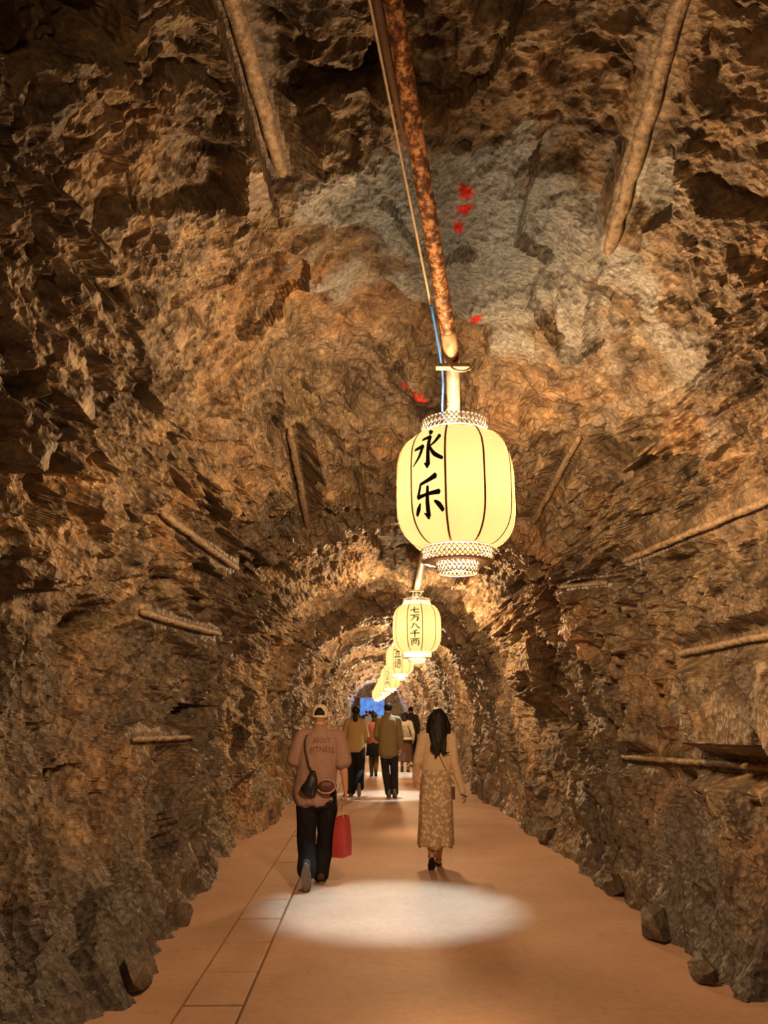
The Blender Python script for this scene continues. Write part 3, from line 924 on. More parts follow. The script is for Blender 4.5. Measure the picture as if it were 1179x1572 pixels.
def head_parts(c, k=1.0, yaw=0.0, tilt=0.0):
    """head at centre c looking along +y: skull, jaw, face, ears, neck comes separately"""
    M = Matrix.Translation(c) @ Matrix.Rotation(yaw, 4, 'Z') @ Matrix.Rotation(tilt, 4, 'Y') @ Matrix.Scale(k, 4)
    P = []
    def add(mb): P.append(([tuple(M @ Vector(v)) for v in mb.v], mb.f))
    add(MB().ball((0, -0.012, 0.022), (0.074, 0.093, 0.090), 18, 12))
    add(MB().tube([(0, 0.030, 0.03), (0, 0.038, -0.03), (0, 0.042, -0.075), (0, 0.052, -0.102)], [(0.066, 0.055), (0.058, 0.050), (0.046, 0.042), (0.024, 0.022)], 16))
    add(MB().tube([(0, 0.084, 0.018), (0, 0.096, -0.005), (0, 0.106, -0.026), (0, 0.092, -0.036)], [0.008, 0.010, 0.013, 0.010], 10))
    add(MB().tube([(-0.04, 0.080, 0.032), (0, 0.088, 0.036), (0.04, 0.080, 0.032)], [0.009, 0.010, 0.009], 8, (0, 0, 1)))
    add(MB().tube([(-0.018, 0.086, -0.058), (0, 0.092, -0.056), (0.018, 0.086, -0.058)], [0.006, 0.008, 0.006], 8, (0, 0, 1)))
    for s in (-1, 1):
        add(MB().ball((s * 0.076, -0.004, -0.002), (0.010, 0.020, 0.032), 10, 8))
    return P, M

SKIN = plain('skin', (0.58, 0.33, 0.20), 0.5, var=0.06, nscale=12, bstr=0.05)
BLACKHAIR = plain('black_hair', (0.012, 0.008, 0.006), 0.55, spec=0.25, var=0.5, nscale=60, bstr=0.5, bdist=0.006, stretch=(1, 1, 0.08))
EYE = plain('eye', (0.6, 0.58, 0.55), 0.2, bstr=0)

def put(root, name, V, F, m, sub=None):
    o = mesh_obj(name, V, F, m, sub or root, True)
    return o

def leg_pts(h, kn, an):
    return h, kn, an

def shoe(root, name, an, pitch, m, sole_m, k=1.0, L=0.27, yaw=0.0):
    """an = ankle; foot pitched (toe down) about the ankle"""
    M = Matrix.Translation(an) @ Matrix.Rotation(yaw, 4, 'Z') @ Matrix.Rotation(-pitch, 4, 'X') @ Matrix.Scale(k, 4)
    up = [T([(0, -0.065, -0.030), (0, -0.02, -0.025), (0, 0.06, -0.040), (0, 0.14, -0.055), (0, L - 0.085, -0.060)], [(0.036, 0.040), (0.040, 0.048), (0.042, 0.034), (0.044, 0.024), (0.032, 0.018)], 14),
          T([(0, -0.02, 0.03), (0, -0.015, -0.03)], [(0.042, 0.05), (0.042, 0.055)], 14)]
    V, F, N = solid(up, 0.008, 3)
    V = [tuple(M @ Vector(p)) for p in V]
    o = put(root, name, V, F, m)
    so = MB()
    out = []
    n = 20
    for z in (-0.072, -0.090):
        for i in range(n):
            a = 2 * math.pi * i / n
            y = 0.075 + (L / 2 + 0.005) * math.sin(a) * 0.98 - 0.035 + 0.03 * 0
            w = 0.044 - 0.010 * max(0, -math.sin(a)) 
            out.append(tuple(M @ Vector((w * math.cos(a), y, z))))
    f = [(i, (i + 1) % n, n + (i + 1) % n, n + i) for i in range(n)] + [tuple(range(n)), tuple(range(n, 2 * n))[::-1]]
    mesh_obj('sole', out, f, sole_m, o)
    return o

def person(loc, rz, sp):
    """build a walking figure from joints; sp holds joints, clothing and materials"""
    k = sp.get('k', 1.0)
    vx = sp.get('vox', 0.007)
    root = empty('person', loc, rz)
    tag(root, sp['label'], 'person')
    J = sp['J']
    hc = Vector(J['head'])
    hp, HM = head_parts(hc, sp.get('hk', 1.0), sp.get('hyaw', 0), sp.get('htilt', 0))
    nb = Vector(J['neck'])
    body = list(hp)
    body.append(T([nb + Vector((0, 0, -0.04)), nb, hc + Vector((0, -0.012, -0.06)), hc + Vector((0, -0.01, -0.02))], [0.07, 0.056, 0.053, 0.055]))
    pv = Vector(J['pelvis'])
    sw = sp.get('sw', 0.175)
    TS = [(pv + Vector((0, 0, -0.08)), 0.14, 0.10), (pv, 0.155, 0.11), (pv.lerp(nb, 0.28), 0.128, 0.095), (pv.lerp(nb, 0.55), 0.145, 0.105), (pv.lerp(nb, 0.80), 0.158, 0.105), (pv.lerp(nb, 0.92), 0.12, 0.08)]
    wk = sp.get('wk', 1.0)
    body.append(T([t[0] for t in TS], [(t[1] * wk, t[2] * wk) for t in TS], 18))
    for s in 'LR':
        sh, el, wr = (Vector(J[q + s]) for q in ('sh', 'el', 'wr'))
        body.append(T([nb.lerp(sh, 0.3), sh], [(0.05, 0.05), (0.050, 0.050)], 12))
        body.append(limb(sh, el, wr, (0.047 * wk, 0.038 * wk, 0.026 * wk)))
        hd = Vector(J['hd' + s]) - wr
        body += hand(wr, hd, J.get('pn' + s, (1 if s == 'L' else -1, 0, 0)), J.get('th' + s, (0, 1, 0)), J.get('curl' + s, 0.45), 0.95 * k, J.get('spr' + s, 0.05))
        hp_, kn, an = (Vector(J[q + s]) for q in ('hip', 'kn', 'an'))
        body.append(limb(hp_, kn, an, (0.078, 0.054, 0.036), side=(1, 0, 0)))
        body.append(T([pv, hp_, hp_.lerp(kn, 0.2)], [0.09, 0.085, 0.078]))
        if sp.get('bare'):
            p = J.get('pitch' + s, 0.0)
            d = Vector((0, math.cos(p), -math.sin(p))); u = Vector((0, math.sin(p), math.cos(p)))
            body.append(T([an - d * 0.04 - u * 0.035, an + d * 0.02 - u * 0.02, an + d * 0.09 - u * 0.05, an + d * 0.155 - u * 0.062], [(0.026, 0.028), (0.033, 0.038), (0.036, 0.020), (0.026, 0.012)], 12))
    V, F, N = solid(body, vx, 4)
    put(root, 'body', V, F, SKIN)
    for s in (-1, 1):
        e = MB().ball((s * 0.030, 0.072, 0.016), 0.011, 8, 6)
        mesh_obj('eye', [tuple(HM @ Vector(v)) for v in e.v], e.f, EYE, root, True)
    # upper garment
    tp = sp['top']
    lo = tp.get('loose', 0.03)
    hem = tp['hem']
    ck = tp.get('cx', 0.0)
    rows_ = []
    for u, rx, ry in tp.get('rows', [(0.0, .185, .135), (0.2, .18, .13), (0.45, .178, .128), (0.7, .185, .128), (0.88, .165, .110), (0.97, .105, .080), (1.0, .075, .068)]):
        z = hem + (nb.z + 0.015 - hem) * u
        base = Vector((pv.x + (nb.x - pv.x) * min(1, max(0, (z - pv.z) / (nb.z - pv.z))), pv.y + (nb.y - pv.y) * u, z))
        rows_.append((base + Vector((ck * (1 - u), 0, 0)), (rx * wk + lo * 0.3, ry * wk + lo * 0.5)))
    g = [T([r[0] for r in rows_], [r[1] for r in rows_], 24)]
    for s in 'LR':
        sh, el, wr = (Vector(J[q + s]) for q in ('sh', 'el', 'wr'))
        g.append(T([nb.lerp(sh, 0.25) + Vector((0, 0, -0.02)), nb.lerp(sh, 0.7), sh + Vector((0, 0, 0.0))], [(0.06, 0.07), (0.062, 0.062), (0.060 + lo * 0.4, 0.062 + lo * 0.4)], 14))
        if tp['sleeve'] == 'short':
            e2 = sh.lerp(el, tp.get('slen', 0.85))
            g.append(T([sh, sh.lerp(e2, 0.5), e2], [0.062 + lo * 0.4, 0.066 + lo, 0.070 + lo * 1.1], 16))
        else:
            e2 = el.lerp(wr, tp.get('slen', 0.95))
            g.append(T([sh, sh.lerp(el, 0.5), el, el.lerp(e2, 0.5), e2], [0.060 + lo * 0.4, 0.054 + lo * 0.5, 0.050 + lo * 0.6, 0.044 + lo * 0.6, tp.get('cuff', 0.036) + lo * 0.3], 16))
    V, F, N = solid(g, vx, 5)
    V = folds(V, N, tp.get('fold', 0.012), 11, 3.2, tp.get('seed', 3), hem, nb.z)
    topo = put(root, tp['name'], V, F, tp['m'])
    sp['_top'] = (topo, V, F)
    # lower garment
    lw = sp['low']
    if lw['kind'] == 'trousers':
        g = [T([pv + Vector((0, 0, lw['waist'] - pv.z)), pv, pv + Vector((0, 0, -0.10))], [(0.150 * wk, 0.115), (0.172 * wk, 0.13), (0.17 * wk, 0.125)], 20)]
        for s in 'LR':
            h_, kn, an = (Vector(J[q + s]) for q in ('hip', 'kn', 'an'))
            b = lw.get('b', 0.068); tk = lw.get('tk', 0.095)
            an2 = an + Vector((0, 0, lw.get('lift', -0.02)))
            g.append(T([h_ + Vector((0, 0, 0.03)), h_.lerp(kn, 0.3), h_.lerp(kn, 0.75), kn, kn.lerp(an2, 0.35), kn.lerp(an2, 0.8), an2], [tk * 1.02, tk, tk * 0.86, tk * 0.82, tk * 0.80, (tk * 0.7 + b) / 2 + 0.004, b], 18))
        V, F, N = solid(g, vx, 4)
        V = folds(V, N, lw.get('fold', 0.012), 9, 5.0, 21)
        put(root, 'trousers', V, F, lw['m'])
    else:
        v, f = [], []
        n, zr = 72, 22
        z1, z0 = lw['waist'], lw['hem']
        rnd = random.Random(lw.get('seed', 2)); ph = [rnd.uniform(0, 6.28) for _ in range(6)]
        for i in range(zr + 1):
            u = i / zr
            z = z1 + (z0 - z1) * u
            rx = float(np.interp(u, *lw['rx'])); ry = float(np.interp(u, *lw['ry']))
            c = Vector((pv.x + float(np.interp(u, *lw.get('cx', ([0, 1], [0, 0])))), pv.y + lw.get('sweep', 0) * u, 0))
            for j in range(n):
                a = 2 * math.pi * j / n
                w = 1 + u * (0.05 * math.sin(7 * a + ph[0] + 0.8 * u) + 0.03 * math.sin(12 * a + ph[1]) + 0.02 * math.sin(19 * a + ph[2] - u))
                v.append((c.x + rx * w * math.cos(a), c.y + ry * w * math.sin(a), z + (0.012 * math.sin(5 * a + ph[3]) if i == zr else 0)))
        for i in range(zr):
            for j in range(n):
                f.append((i * n + j, (i + 1) * n + j, (i + 1) * n + (j + 1) % n, i * n + (j + 1) % n))
        o = put(root, 'skirt', v, f, lw['m'])
        md = o.modifiers.new('thick', 'SOLIDIFY'); md.thickness = 0.006
    # shoes
    if sp.get('shoe'):
        for s in 'LR':
            shoe(root, sp['shoe'].get('name', 'shoe'), Vector(J['an' + s]), J.get('pitch' + s, 0.0), sp['shoe']['m'], sp['shoe'].get('sole', sp['shoe']['m']), sp['shoe'].get('k', 1.0))
    # hair
    if sp.get('hair'):
        parts = []
        for kind, *a in sp['hair']:
            if kind == 'ball':
                mb = MB().ball(a[0], a[1], 18, 12); parts.append(([tuple(HM @ Vector(q)) for q in mb.v], mb.f))
            elif kind == 'lock':
                v, f = T(a[0], a[1], 10); parts.append(([tuple(HM @ Vector(q)) for q in v], f))
        V, F, N = solid(parts, sp.get('hvox', 0.006), 2)
        V = folds(V, N, 0.006, 30, 4, 5)
        put(root, 'hair', V, F, sp.get('hair_m', BLACKHAIR))
    return root, HM

def cloth(name, col, var=0.12, rough=0.85, nscale=60):
    return plain(name, col, rough, var=var, nscale=nscale, bstr=0.25, bdist=0.003, spec=0.15)
BLACKCL = cloth('black_cloth', (0.012, 0.011, 0.013), 0.3)
DARKSH = plain('dark_shoe', (0.05, 0.045, 0.042), 0.6)
GREYSH = plain('grey_shoe', (0.16, 0.15, 0.145), 0.7)
SOLEG = plain('grey_sole', (0.20, 0.185, 0.18), 0.8)

# ---- man with cap and red bag
ROSE = cloth('dusty_rose_cotton', (0.36, 0.225, 0.19))
man_sp = dict(label='man in beige cap, dusty rose T-shirt and black trousers carrying a red bag', vox=0.0062, sw=0.19,
  J=dict(pelvis=(-0.03, 0, 0.86), neck=(-0.01, -0.005, 1.425), head=(-0.018, 0.03, 1.570),
    shL=(-0.195, -0.01, 1.375), elL=(-0.262, 0.02, 1.12), wrL=(-0.225, 0.21, 1.06), hdL=(-0.215, 0.30, 1.05), pnL=(1, 0, 0), thL=(0, 0, 1), curlL=0.7,
    shR=(0.180, -0.01, 1.375), elR=(0.228, -0.02, 1.10), wrR=(0.250, 0.02, 0.875), hdR=(0.255, 0.03, 0.79), pnR=(-1, 0, 0), thR=(0, 1, 0), curlR=0.95,
    hipL=(-0.125, 0, 0.83), knL=(-0.125, 0.03, 0.45), anL=(-0.095, -0.24, 0.215), pitchL=1.15,
    hipR=(0.055, 0, 0.83), knR=(0.062, 0.15, 0.46), anR=(0.015, 0.20, 0.095), pitchR=0.0),
  top=dict(name='t_shirt', m=ROSE, hem=0.80, sleeve='short', slen=0.88, loose=0.018, fold=0.024, seed=8, cx=-0.025,
    rows=[(0.0, .200, .145), (0.2, .195, .140), (0.45, .190, .135), (0.7, .195, .132), (0.88, .172, .112), (0.97, .110, .082), (1.0, .078, .070)]),
  low=dict(kind='trousers', waist=0.92, m=BLACKCL, b=0.082, tk=0.108, lift=-0.03, fold=0.018),
  shoe=dict(m=DARKSH, sole=SOLEG, k=1.05), hair=[('ball', (0, -0.020, 0.030), (0.078, 0.094, 0.078))])
man, HM = person((-0.513, 8.0, 0), 0, man_sp)
# cap: crown of panels with the arched gap at the back, strap, brim forward
CAPC = cloth('cap_cotton', (0.80, 0.68, 0.50))
cap = MB()
n, rws = 36, 9
cv, cf = [], []
for i in range(rws + 1):
    ph = (math.pi / 2) * i / rws
    for j in range(n):
        a = 2 * math.pi * j / n
        cv.append((0.088 * math.cos(ph) ** 0.6 * math.cos(a), -0.010 + 0.108 * math.cos(ph) ** 0.6 * math.sin(a), -0.012 + 0.130 * math.sin(ph)))
for i in range(rws):
    for j in range(n):
        a = 2 * math.pi * (j + 0.5) / n
        back = math.atan2(math.sin(a + math.pi / 2), math.cos(a + math.pi / 2))    # 0 at the back (-y)
        gap = 0.72 * math.sqrt(max(0.0, 1 - (i / 4.6) ** 2)) if i < 5 else 0
        if abs(back) < gap and i > 0:
            continue
        cf.append((i * n + j, i * n + (j + 1) % n, (i + 1) * n + (j + 1) % n, (i + 1) * n + j))
co = mesh_obj('cap', [tuple(HM @ Vector(q)) for q in cv], cf, CAPC, man, True)
co.modifiers.new('t', 'SOLIDIFY').thickness = 0.004
br = []
bf = []
for i in range(7):
    for j in range(13):
        a = math.pi * (0.12 + 0.76 * j / 12)
        r = i / 6
        br.append((math.cos(a) * (0.088 + 0.004 * r), -0.01 + math.sin(a) * (0.104 + 0.075 * r * math.sin(a)), 0.000 - 0.018 * r - 0.018 * abs(math.cos(a)) ** 2 * r))
for i in range(6):
    for j in range(12):
        bf.append((i * 13 + j, i * 13 + j + 1, (i + 1) * 13 + j + 1, (i + 1) * 13 + j))
bo_ = mesh_obj('brim', [tuple(HM @ Vector(q)) for q in br], bf, CAPC, co, True)
bo_.modifiers.new('t', 'SOLIDIFY').thickness = 0.004
bt = MB().ball((0, -0.01, 0.120), (0.008, 0.008, 0.005), 8, 6)
mesh_obj('button', [tuple(HM @ Vector(q)) for q in bt.v], bt.f, CAPC, co, True)

# lettering on the back of the shirt
PRINT = cloth('shirt_print', (0.20, 0.095, 0.075))
topo, TV, TF = man_sp['_top']
bvh = BVHTree.FromPolygons([Vector(q) for q in TV], TF)
def print_on(text, cx, cz, width, height, bow):
    cu = bpy.data.curves.new('lettering', 'FONT'); cu.body = text; cu.align_x = 'CENTER'; cu.size = 1.0; cu.resolution_u = 2
    cu.space_character = 1.05; cu.offset = 0.015
    o = bpy.data.objects.new('lettering', cu); COL.objects.link(o)
    e = o.evaluated_get(bpy.context.evaluated_depsgraph_get()); m = e.to_mesh()
    bm = bmesh.new(); bm.from_mesh(m)
    bmesh.ops.triangulate(bm, faces=bm.faces)
    bmesh.ops.subdivide_edges(bm, edges=[q for q in bm.edges if q.calc_length() > 0.12], cuts=2, use_grid_fill=False)
    bmesh.ops.triangulate(bm, faces=bm.faces)
    xs_ = [q.co.x for q in bm.verts]; ys_ = [q.co.y for q in bm.verts]
    x0, x1, y0, y1 = min(xs_), max(xs_), min(ys_), max(ys_)
    for q in bm.verts:
        u = (q.co.x - x0) / (x1 - x0) - 0.5; w = (q.co.y - y0) / (y1 - y0) - 0.5
        x = cx + u * width; z = cz + w * height - bow * (2 * u) ** 2
        hit = bvh.ray_cast(Vector((x, -1.0, z)), Vector((0, 1, 0)))
        q.co = Vector((x, (hit[0].y if hit[0] else -0.15) - 0.003, z))
    me = bpy.data.meshes.new('lettering'); bm.to_mesh(me); bm.free()
    e.to_mesh_clear(); bpy.data.objects.remove(o); bpy.data.curves.remove(cu)
    me.materials.append(PRINT)
    return link(bpy.data.objects.new('lettering', me), topo)
print_on('ABOUT', 0.012, 1.345, 0.175, 0.052, 0.008)
print_on('FITNESS', 0.022, 1.262, 0.235, 0.058, 0.016)

# ---- red shopping bag in his right hand
REDP = plain('red_paper', (0.44, 0.050, 0.040), 0.4, var=0.12, nscale=8, bstr=0.1)
ROPE = plain('handle_cord', (0.62, 0.42, 0.30), 0.7)
bag = empty('shopping_bag', (-0.513 + 0.222, 8.03, 0.265), math.radians(66))
tag(bag, 'red paper shopping bag hanging from the capped man\'s right hand', 'bag')
v = []
for z, hx, hy in ((0, .098, .055), (0.12, .100, .056), (0.25, .094, .046), (0.365, .086, .030)):
    v += [(-hx, -hy, z), (hx, -hy, z), (hx + 0.002, hy * 0.1, z), (hx, hy, z), (-hx, hy, z), (-hx - 0.002, -hy * 0.1, z)]
f = [(i * 6 + j, i * 6 + (j + 1) % 6, (i + 1) * 6 + (j + 1) % 6, (i + 1) * 6 + j) for i in range(3) for j in range(6)] + [tuple(range(6))[::-1]]
bb = mesh_obj('paper_body', v, f, REDP, bag)
bb.modifiers.new('t', 'SOLIDIFY').thickness = 0.003
for s in (-1, 1):
    MB().tube(spline([(-0.055, s * 0.030, 0.33), (-0.045, s * 0.028, 0.40), (-0.012, s * 0.010, 0.50), (0.0, 0.0, 0.525), (0.012, s * 0.010, 0.50), (0.045, s * 0.028, 0.40), (0.055, s * 0.030, 0.33)], 4), [0.0035] * 25, 6).build('handle', ROPE, bag, True)

# ---- black sling bag and brown pouch at the man's waist
SLING = plain('black_nylon', (0.018, 0.015, 0.014), 0.5, nscale=40)
POUCH = plain('brown_leather', (0.10, 0.040, 0.028), 0.45, nscale=25)
RIM = plain('pouch_rim', (0.46, 0.22, 0.17), 0.5)
sl = empty('sling_bag', (-0.585, 7.80, 0.83))
tag(sl, 'black sling bag hanging at the back of the capped man\'s waist', 'bag')
V, F, N = solid([T([(-0.03, 0.02, 0.04), (0.0, 0, 0.10), (0.01, 0.015, 0.17), (0.015, 0.03, 0.22)], [(0.085, 0.05), (0.082, 0.055), (0.055, 0.042), (0.022, 0.02)], 16)], 0.007, 5)
put(sl, 'bag_body', folds(V, N, 0.014, 12, 8, 4), F, SLING)
loc = Vector((-0.585, 7.80, 0.83))
def onshirt(x, z, off=0.006):
    h_ = bvh.ray_cast(Vector((x, -1, z)), Vector((0, 1, 0)))
    y = h_[0].y if h_[0] else -0.12
    return Vector((-0.513 + x, 8.0 + y - off, z)) - loc
st_ = [onshirt(-0.135, 1.39), onshirt(-0.150, 1.32), onshirt(-0.145, 1.25), onshirt(-0.125, 1.18), onshirt(-0.105, 1.10), Vector((0.012, 0.02, 0.215))]
MB().tube(st_, [(0.011, 0.004)] * 6, 8).build('strap', SLING, sl, True)
pc = empty('belt_pouch', (-0.445, 7.825, 0.86))
tag(pc, 'brown belt pouch with pinkish rim on the capped man\'s lower back', 'bag')
V, F, N = solid([T([(-0.075, 0.02, 0.07), (-0.04, 0.0, 0.062), (0.04, 0.0, 0.06), (0.078, 0.025, 0.066)], [(0.045, 0.03), (0.062, 0.040), (0.060, 0.040), (0.040, 0.03)], 16, (0, 0, 1))], 0.007, 4)
put(pc, 'pouch_body', V, F, POUCH)
rim = [(0.088 * math.cos(a), -0.028 + 0.02 * abs(math.cos(a)), 0.062 + 0.062 * math.sin(a)) for a in [2 * math.pi * q / 28 for q in range(29)]]
MB().tube(rim, [0.009] * 29, 8, (0, 1, 0)).build('rim', RIM, pc, True)
MB().tube([(-0.085, 0.01, 0.08), (-0.16, 0.02, 0.13), (-0.2, 0.08, 0.15)], [(0.012, 0.005)] * 3, 8).build('strap', RIM, pc, True)

# ---- woman in the floral dress
BEIGE = cloth('beige_knit', (0.70, 0.53, 0.38))
def floral():
    m, nt, b = mat('floral_cotton')
    v = coords(nt)
    vr = node(nt, 'ShaderNodeTexVoronoi', Scale=24.0, Randomness=0.9)
    nt.links.new(mixv(nt, v, noise_col(nt, v, 14), 0.02), vr.inputs['Vector'])
    pet = ramp(nt, vr.outputs['Distance'], [(0.28, (1, 1, 1)), (0.42, (0.6, 0.6, 0.6)), (0.60, (0, 0, 0))])
    n = noise(nt, v, 60, 4)
    c = mixc(nt, pet, (0.46, 0.325, 0.21), (0.76, 0.63, 0.46))
    nt.links.new(mixc(nt, 0.5, c, ramp(nt, n, [(0.3, (0.75, 0.75, 0.75)), (0.7, (1.15, 1.15, 1.15))]), 'MULTIPLY'), b.inputs['Base Color'])
    b.inputs['Roughness'].default_value = 0.9
    b.inputs['Specular IOR Level'].default_value = 0.1
    return m
def noise_col(nt, vec, scale):
    n = node(nt, 'ShaderNodeTexNoise', Scale=scale, Detail=3.0)
    nt.links.new(vec, n.inputs['Vector'])
    return n.outputs['Color']
def mixv(nt, a, b, k):
    s = node(nt, 'ShaderNodeVectorMath', operation='SCALE'); nt.links.new(b, s.inputs[0]); s.inputs['Scale'].default_value = k
    d = node(nt, 'ShaderNodeVectorMath', operation='ADD'); nt.links.new(a, d.inputs[0]); nt.links.new(s.outputs[0], d.inputs[1])
    return d.outputs[0]
FLORAL = floral()
hair_w = [('ball', (0, -0.018, 0.026), (0.086, 0.104, 0.094)),
  ('lock', [(0, -0.06, 0.05), (-0.005, -0.085, -0.05), (-0.008, -0.120, -0.16), (-0.010, -0.152, -0.26), (-0.01, -0.16, -0.32)], [(0.086, 0.05), (0.108, 0.055), (0.104, 0.05), (0.080, 0.036), (0.055, 0.025)]),
  ('lock', [(-0.06, -0.03, 0.03), (-0.098, -0.05, -0.06), (-0.112, -0.075, -0.14)], [(0.04, 0.06), (0.036, 0.055), (0.026, 0.036)]),
  ('lock', [(0.06, -0.03, 0.03), (0.095, -0.05, -0.06), (0.108, -0.07, -0.15)], [(0.04, 0.06), (0.038, 0.055), (0.026, 0.036)])]
rl = random.Random(11)
for i in range(9):
    x = -0.072 + 0.018 * i
    e = rl.uniform(0.33, 0.42) - 0.25 * abs(x)
    hair_w.append(('lock', spline([(x * 0.9, -0.130, -0.18), (x + 0.014 * math.sin(i * 2.1), -0.160, -0.26), (x - 0.018 * math.cos(i * 1.7), -0.172, -0.32), (x + 0.022 * math.sin(i * 1.3 + 1), -0.172, -e), (x + 0.030 * math.cos(i * 2.3), -0.165, -e + 0.02)], 3), [0.021 - 0.0009 * q for q in range(13)]))
wom_sp = dict(label='woman with long wavy black hair in beige top and floral skirt', vox=0.0062, wk=0.88, k=0.95, bare=True,
  J=dict(pelvis=(-0.01, 0, 0.90), neck=(0.02, 0, 1.400), head=(0.026, 0.03, 1.540),
    shL=(-0.140, 0.0, 1.345), elL=(-0.205, 0.03, 1.085), wrL=(-0.228, 0.15, 0.885), hdL=(-0.232, 0.20, 0.80), pnL=(1, 0, 0), thL=(0, 1, 0), curlL=0.5,
    shR=(0.172, 0.0, 1.345), elR=(0.195, -0.05, 1.07), wrR=(0.280, -0.02, 0.77), hdR=(0.315, 0.0, 0.67), pnR=(-1, 0.4, 0), thR=(0, 1, 0.2), curlR=0.5, sprR=0.12,
    hipL=(-0.085, 0, 0.86), knL=(-0.075, 0.06, 0.46), anL=(-0.075, -0.10, 0.150), pitchL=0.75,
    hipR=(0.065, 0, 0.86), knR=(0.045, 0.13, 0.46), anR=(0.020, 0.17, 0.085), pitchR=0.0),
  top=dict(name='knit_top', m=BEIGE, hem=0.86, sleeve='long', slen=0.97, loose=0.0, fold=0.012, seed=5, cuff=0.034,
    rows=[(0.0, .188, .135), (0.2, .180, .125), (0.45, .175, .118), (0.7, .178, .118), (0.88, .155, .102), (0.97, .10, .076), (1.0, .072, .064)]),
  low=dict(kind='skirt', waist=1.00, hem=0.225, m=FLORAL, rx=([0, 0.2, 0.5, 1], [0.152, 0.172, 0.182, 0.190]), ry=([0, 0.2, 0.5, 1], [0.118, 0.15, 0.165, 0.185]), cx=([0, 1], [0.005, -0.012])),
  hair=hair_w, hvox=0.0062)
wom, HMw = person((0.701, 8.85, 0), 0, wom_sp)
SAND = plain('black_sandal', (0.020, 0.016, 0.014), 0.5)
for s, an, pt in (('L', Vector((-0.075, -0.10, 0.150)), 0.75), ('R', Vector((0.020, 0.17, 0.085)), 0.0)):
    M = Matrix.Translation(an) @ Matrix.Rotation(-pt, 4, 'X')
    so = MB()
    n = 20
    for z in (-0.066, -0.084):
        for i in range(n):
            a = 2 * math.pi * i / n
            so.v.append(tuple(M @ Vector(((0.040 - 0.008 * max(0, -math.sin(a))) * math.cos(a), 0.055 + 0.125 * math.sin(a), z))))
    so.f = [(i, (i + 1) % n, n + (i + 1) % n, n + i) for i in range(n)] + [tuple(range(n)), tuple(range(n, 2 * n))[::-1]]
    sd = so.build('sandal', SAND, wom)
    stp = [(0.038 * math.cos(a), 0.085, -0.066 + 0.036 * math.sin(a)) for a in [math.pi * q / 8 for q in range(9)]]
    stp2 = [(0.036 * math.cos(a), -0.052 * math.sin(a), -0.02) for a in [math.pi * q / 8 for q in range(9)]]
    MB().tube([tuple(M @ Vector(q)) for q in stp], [(0.010, 0.003)] * 9, 6, (0, 1, 0)).build('strap', SAND, sd, True)
    MB().tube([tuple(M @ Vector(q)) for q in stp2], [0.005] * 9, 6, (0, 0, 1)).build('strap', SAND, sd, True)
_, WV, WF = wom_sp['_top']
bvw = BVHTree.FromPolygons([Vector(q) for q in WV], WF)
def onw(x, z):
    h_ = bvw.ray_cast(Vector((x, -1, z)), Vector((0, 1, 0)))
    return Vector((x, (h_[0].y if h_[0] else -0.12) - 0.004, z))
stw = [onw(0.00, 1.20), onw(0.03, 1.14), onw(0.06, 1.08), onw(0.09, 1.02), onw(0.115, 0.97), onw(0.14, 0.92)]
stw += [Vector((0.185, -0.02, 0.86))]
cb_ = empty('crossbody_bag', (0.701 + 0.19, 8.95, 0.70))
tag(cb_, 'small brown crossbody bag on a thin strap, at the floral-skirted woman\'s side', 'bag')
o3 = Vector((0.19, 0.10, 0.70))
MB().tube([q - o3 for q in stw], [0.0045] * len(stw), 6).build('strap', POUCH, cb_, True)
MB().box((-0.012, -0.02, 0.06), (0.045, 0.16, 0.14), None, 0.012).build('bag_body', POUCH, cb_, False)
for zz, rr, mm in ((0.755, 0.034, ROPE), (0.735, 0.038, INK)):
    k_ = (0.77 - zz) / 0.10
    c = Vector((0.280, -0.02, 0.77)).lerp(Vector((0.315, 0, 0.67)), k_)
    ring = [c + Vector((rr * math.cos(a), rr * math.sin(a), -0.3 * rr * math.cos(a))) for a in [2 * math.pi * q / 20 for q in range(21)]]
    MB().tube(ring, [0.004] * 21, 6, (0, 0, 1)).build('bracelet', mm, wom, True)

# ---- woman in mustard top
MUST = cloth('mustard_knit', (0.38, 0.25, 0.105))
short_hair = [('ball', (0, -0.020, 0.028), (0.084, 0.100, 0.090))]
pony = short_hair + [('lock', [(0, -0.06, -0.01), (0, -0.115, -0.04), (-0.005, -0.125, -0.13), (-0.008, -0.118, -0.22), (0.0, -0.112, -0.27)], [(0.055, 0.05), (0.045, 0.04), (0.055, 0.035), (0.045, 0.03), (0.018, 0.014)])]
yel_sp = dict(label='woman with black ponytail, mustard long-sleeved top and black wide trousers', vox=0.009, wk=0.98,
  J=dict(pelvis=(0, 0, 0.93), neck=(0.0, 0, 1.46), head=(0.005, 0.03, 1.610),
    shL=(-0.155, 0, 1.40), elL=(-0.225, 0.02, 1.13), wrL=(-0.20, 0.16, 0.96), hdL=(-0.19, 0.24, 0.93),
    shR=(0.160, 0, 1.40), elR=(0.215, 0.03, 1.13), wrR=(0.17, 0.20, 1.02), hdR=(0.14, 0.28, 1.02),
    hipL=(-0.09, 0, 0.88), knL=(-0.085, 0.08, 0.48), anL=(-0.080, 0.10, 0.095), pitchL=0.0,
    hipR=(0.09, 0, 0.88), knR=(0.095, 0.02, 0.48), anR=(0.085, -0.24, 0.21), pitchR=1.1),
  top=dict(name='sweater', m=MUST, hem=0.88, sleeve='long', slen=0.9, loose=0.03, fold=0.015, seed=6),
  low=dict(kind='trousers', waist=0.99, m=BLACKCL, b=0.095, tk=0.112, lift=0.0),
  shoe=dict(m=GREYSH, sole=SOLEG, k=0.95, name='sneaker'), hair=pony, hvox=0.008)
person((-0.341, 16.0, 0), 0, yel_sp)

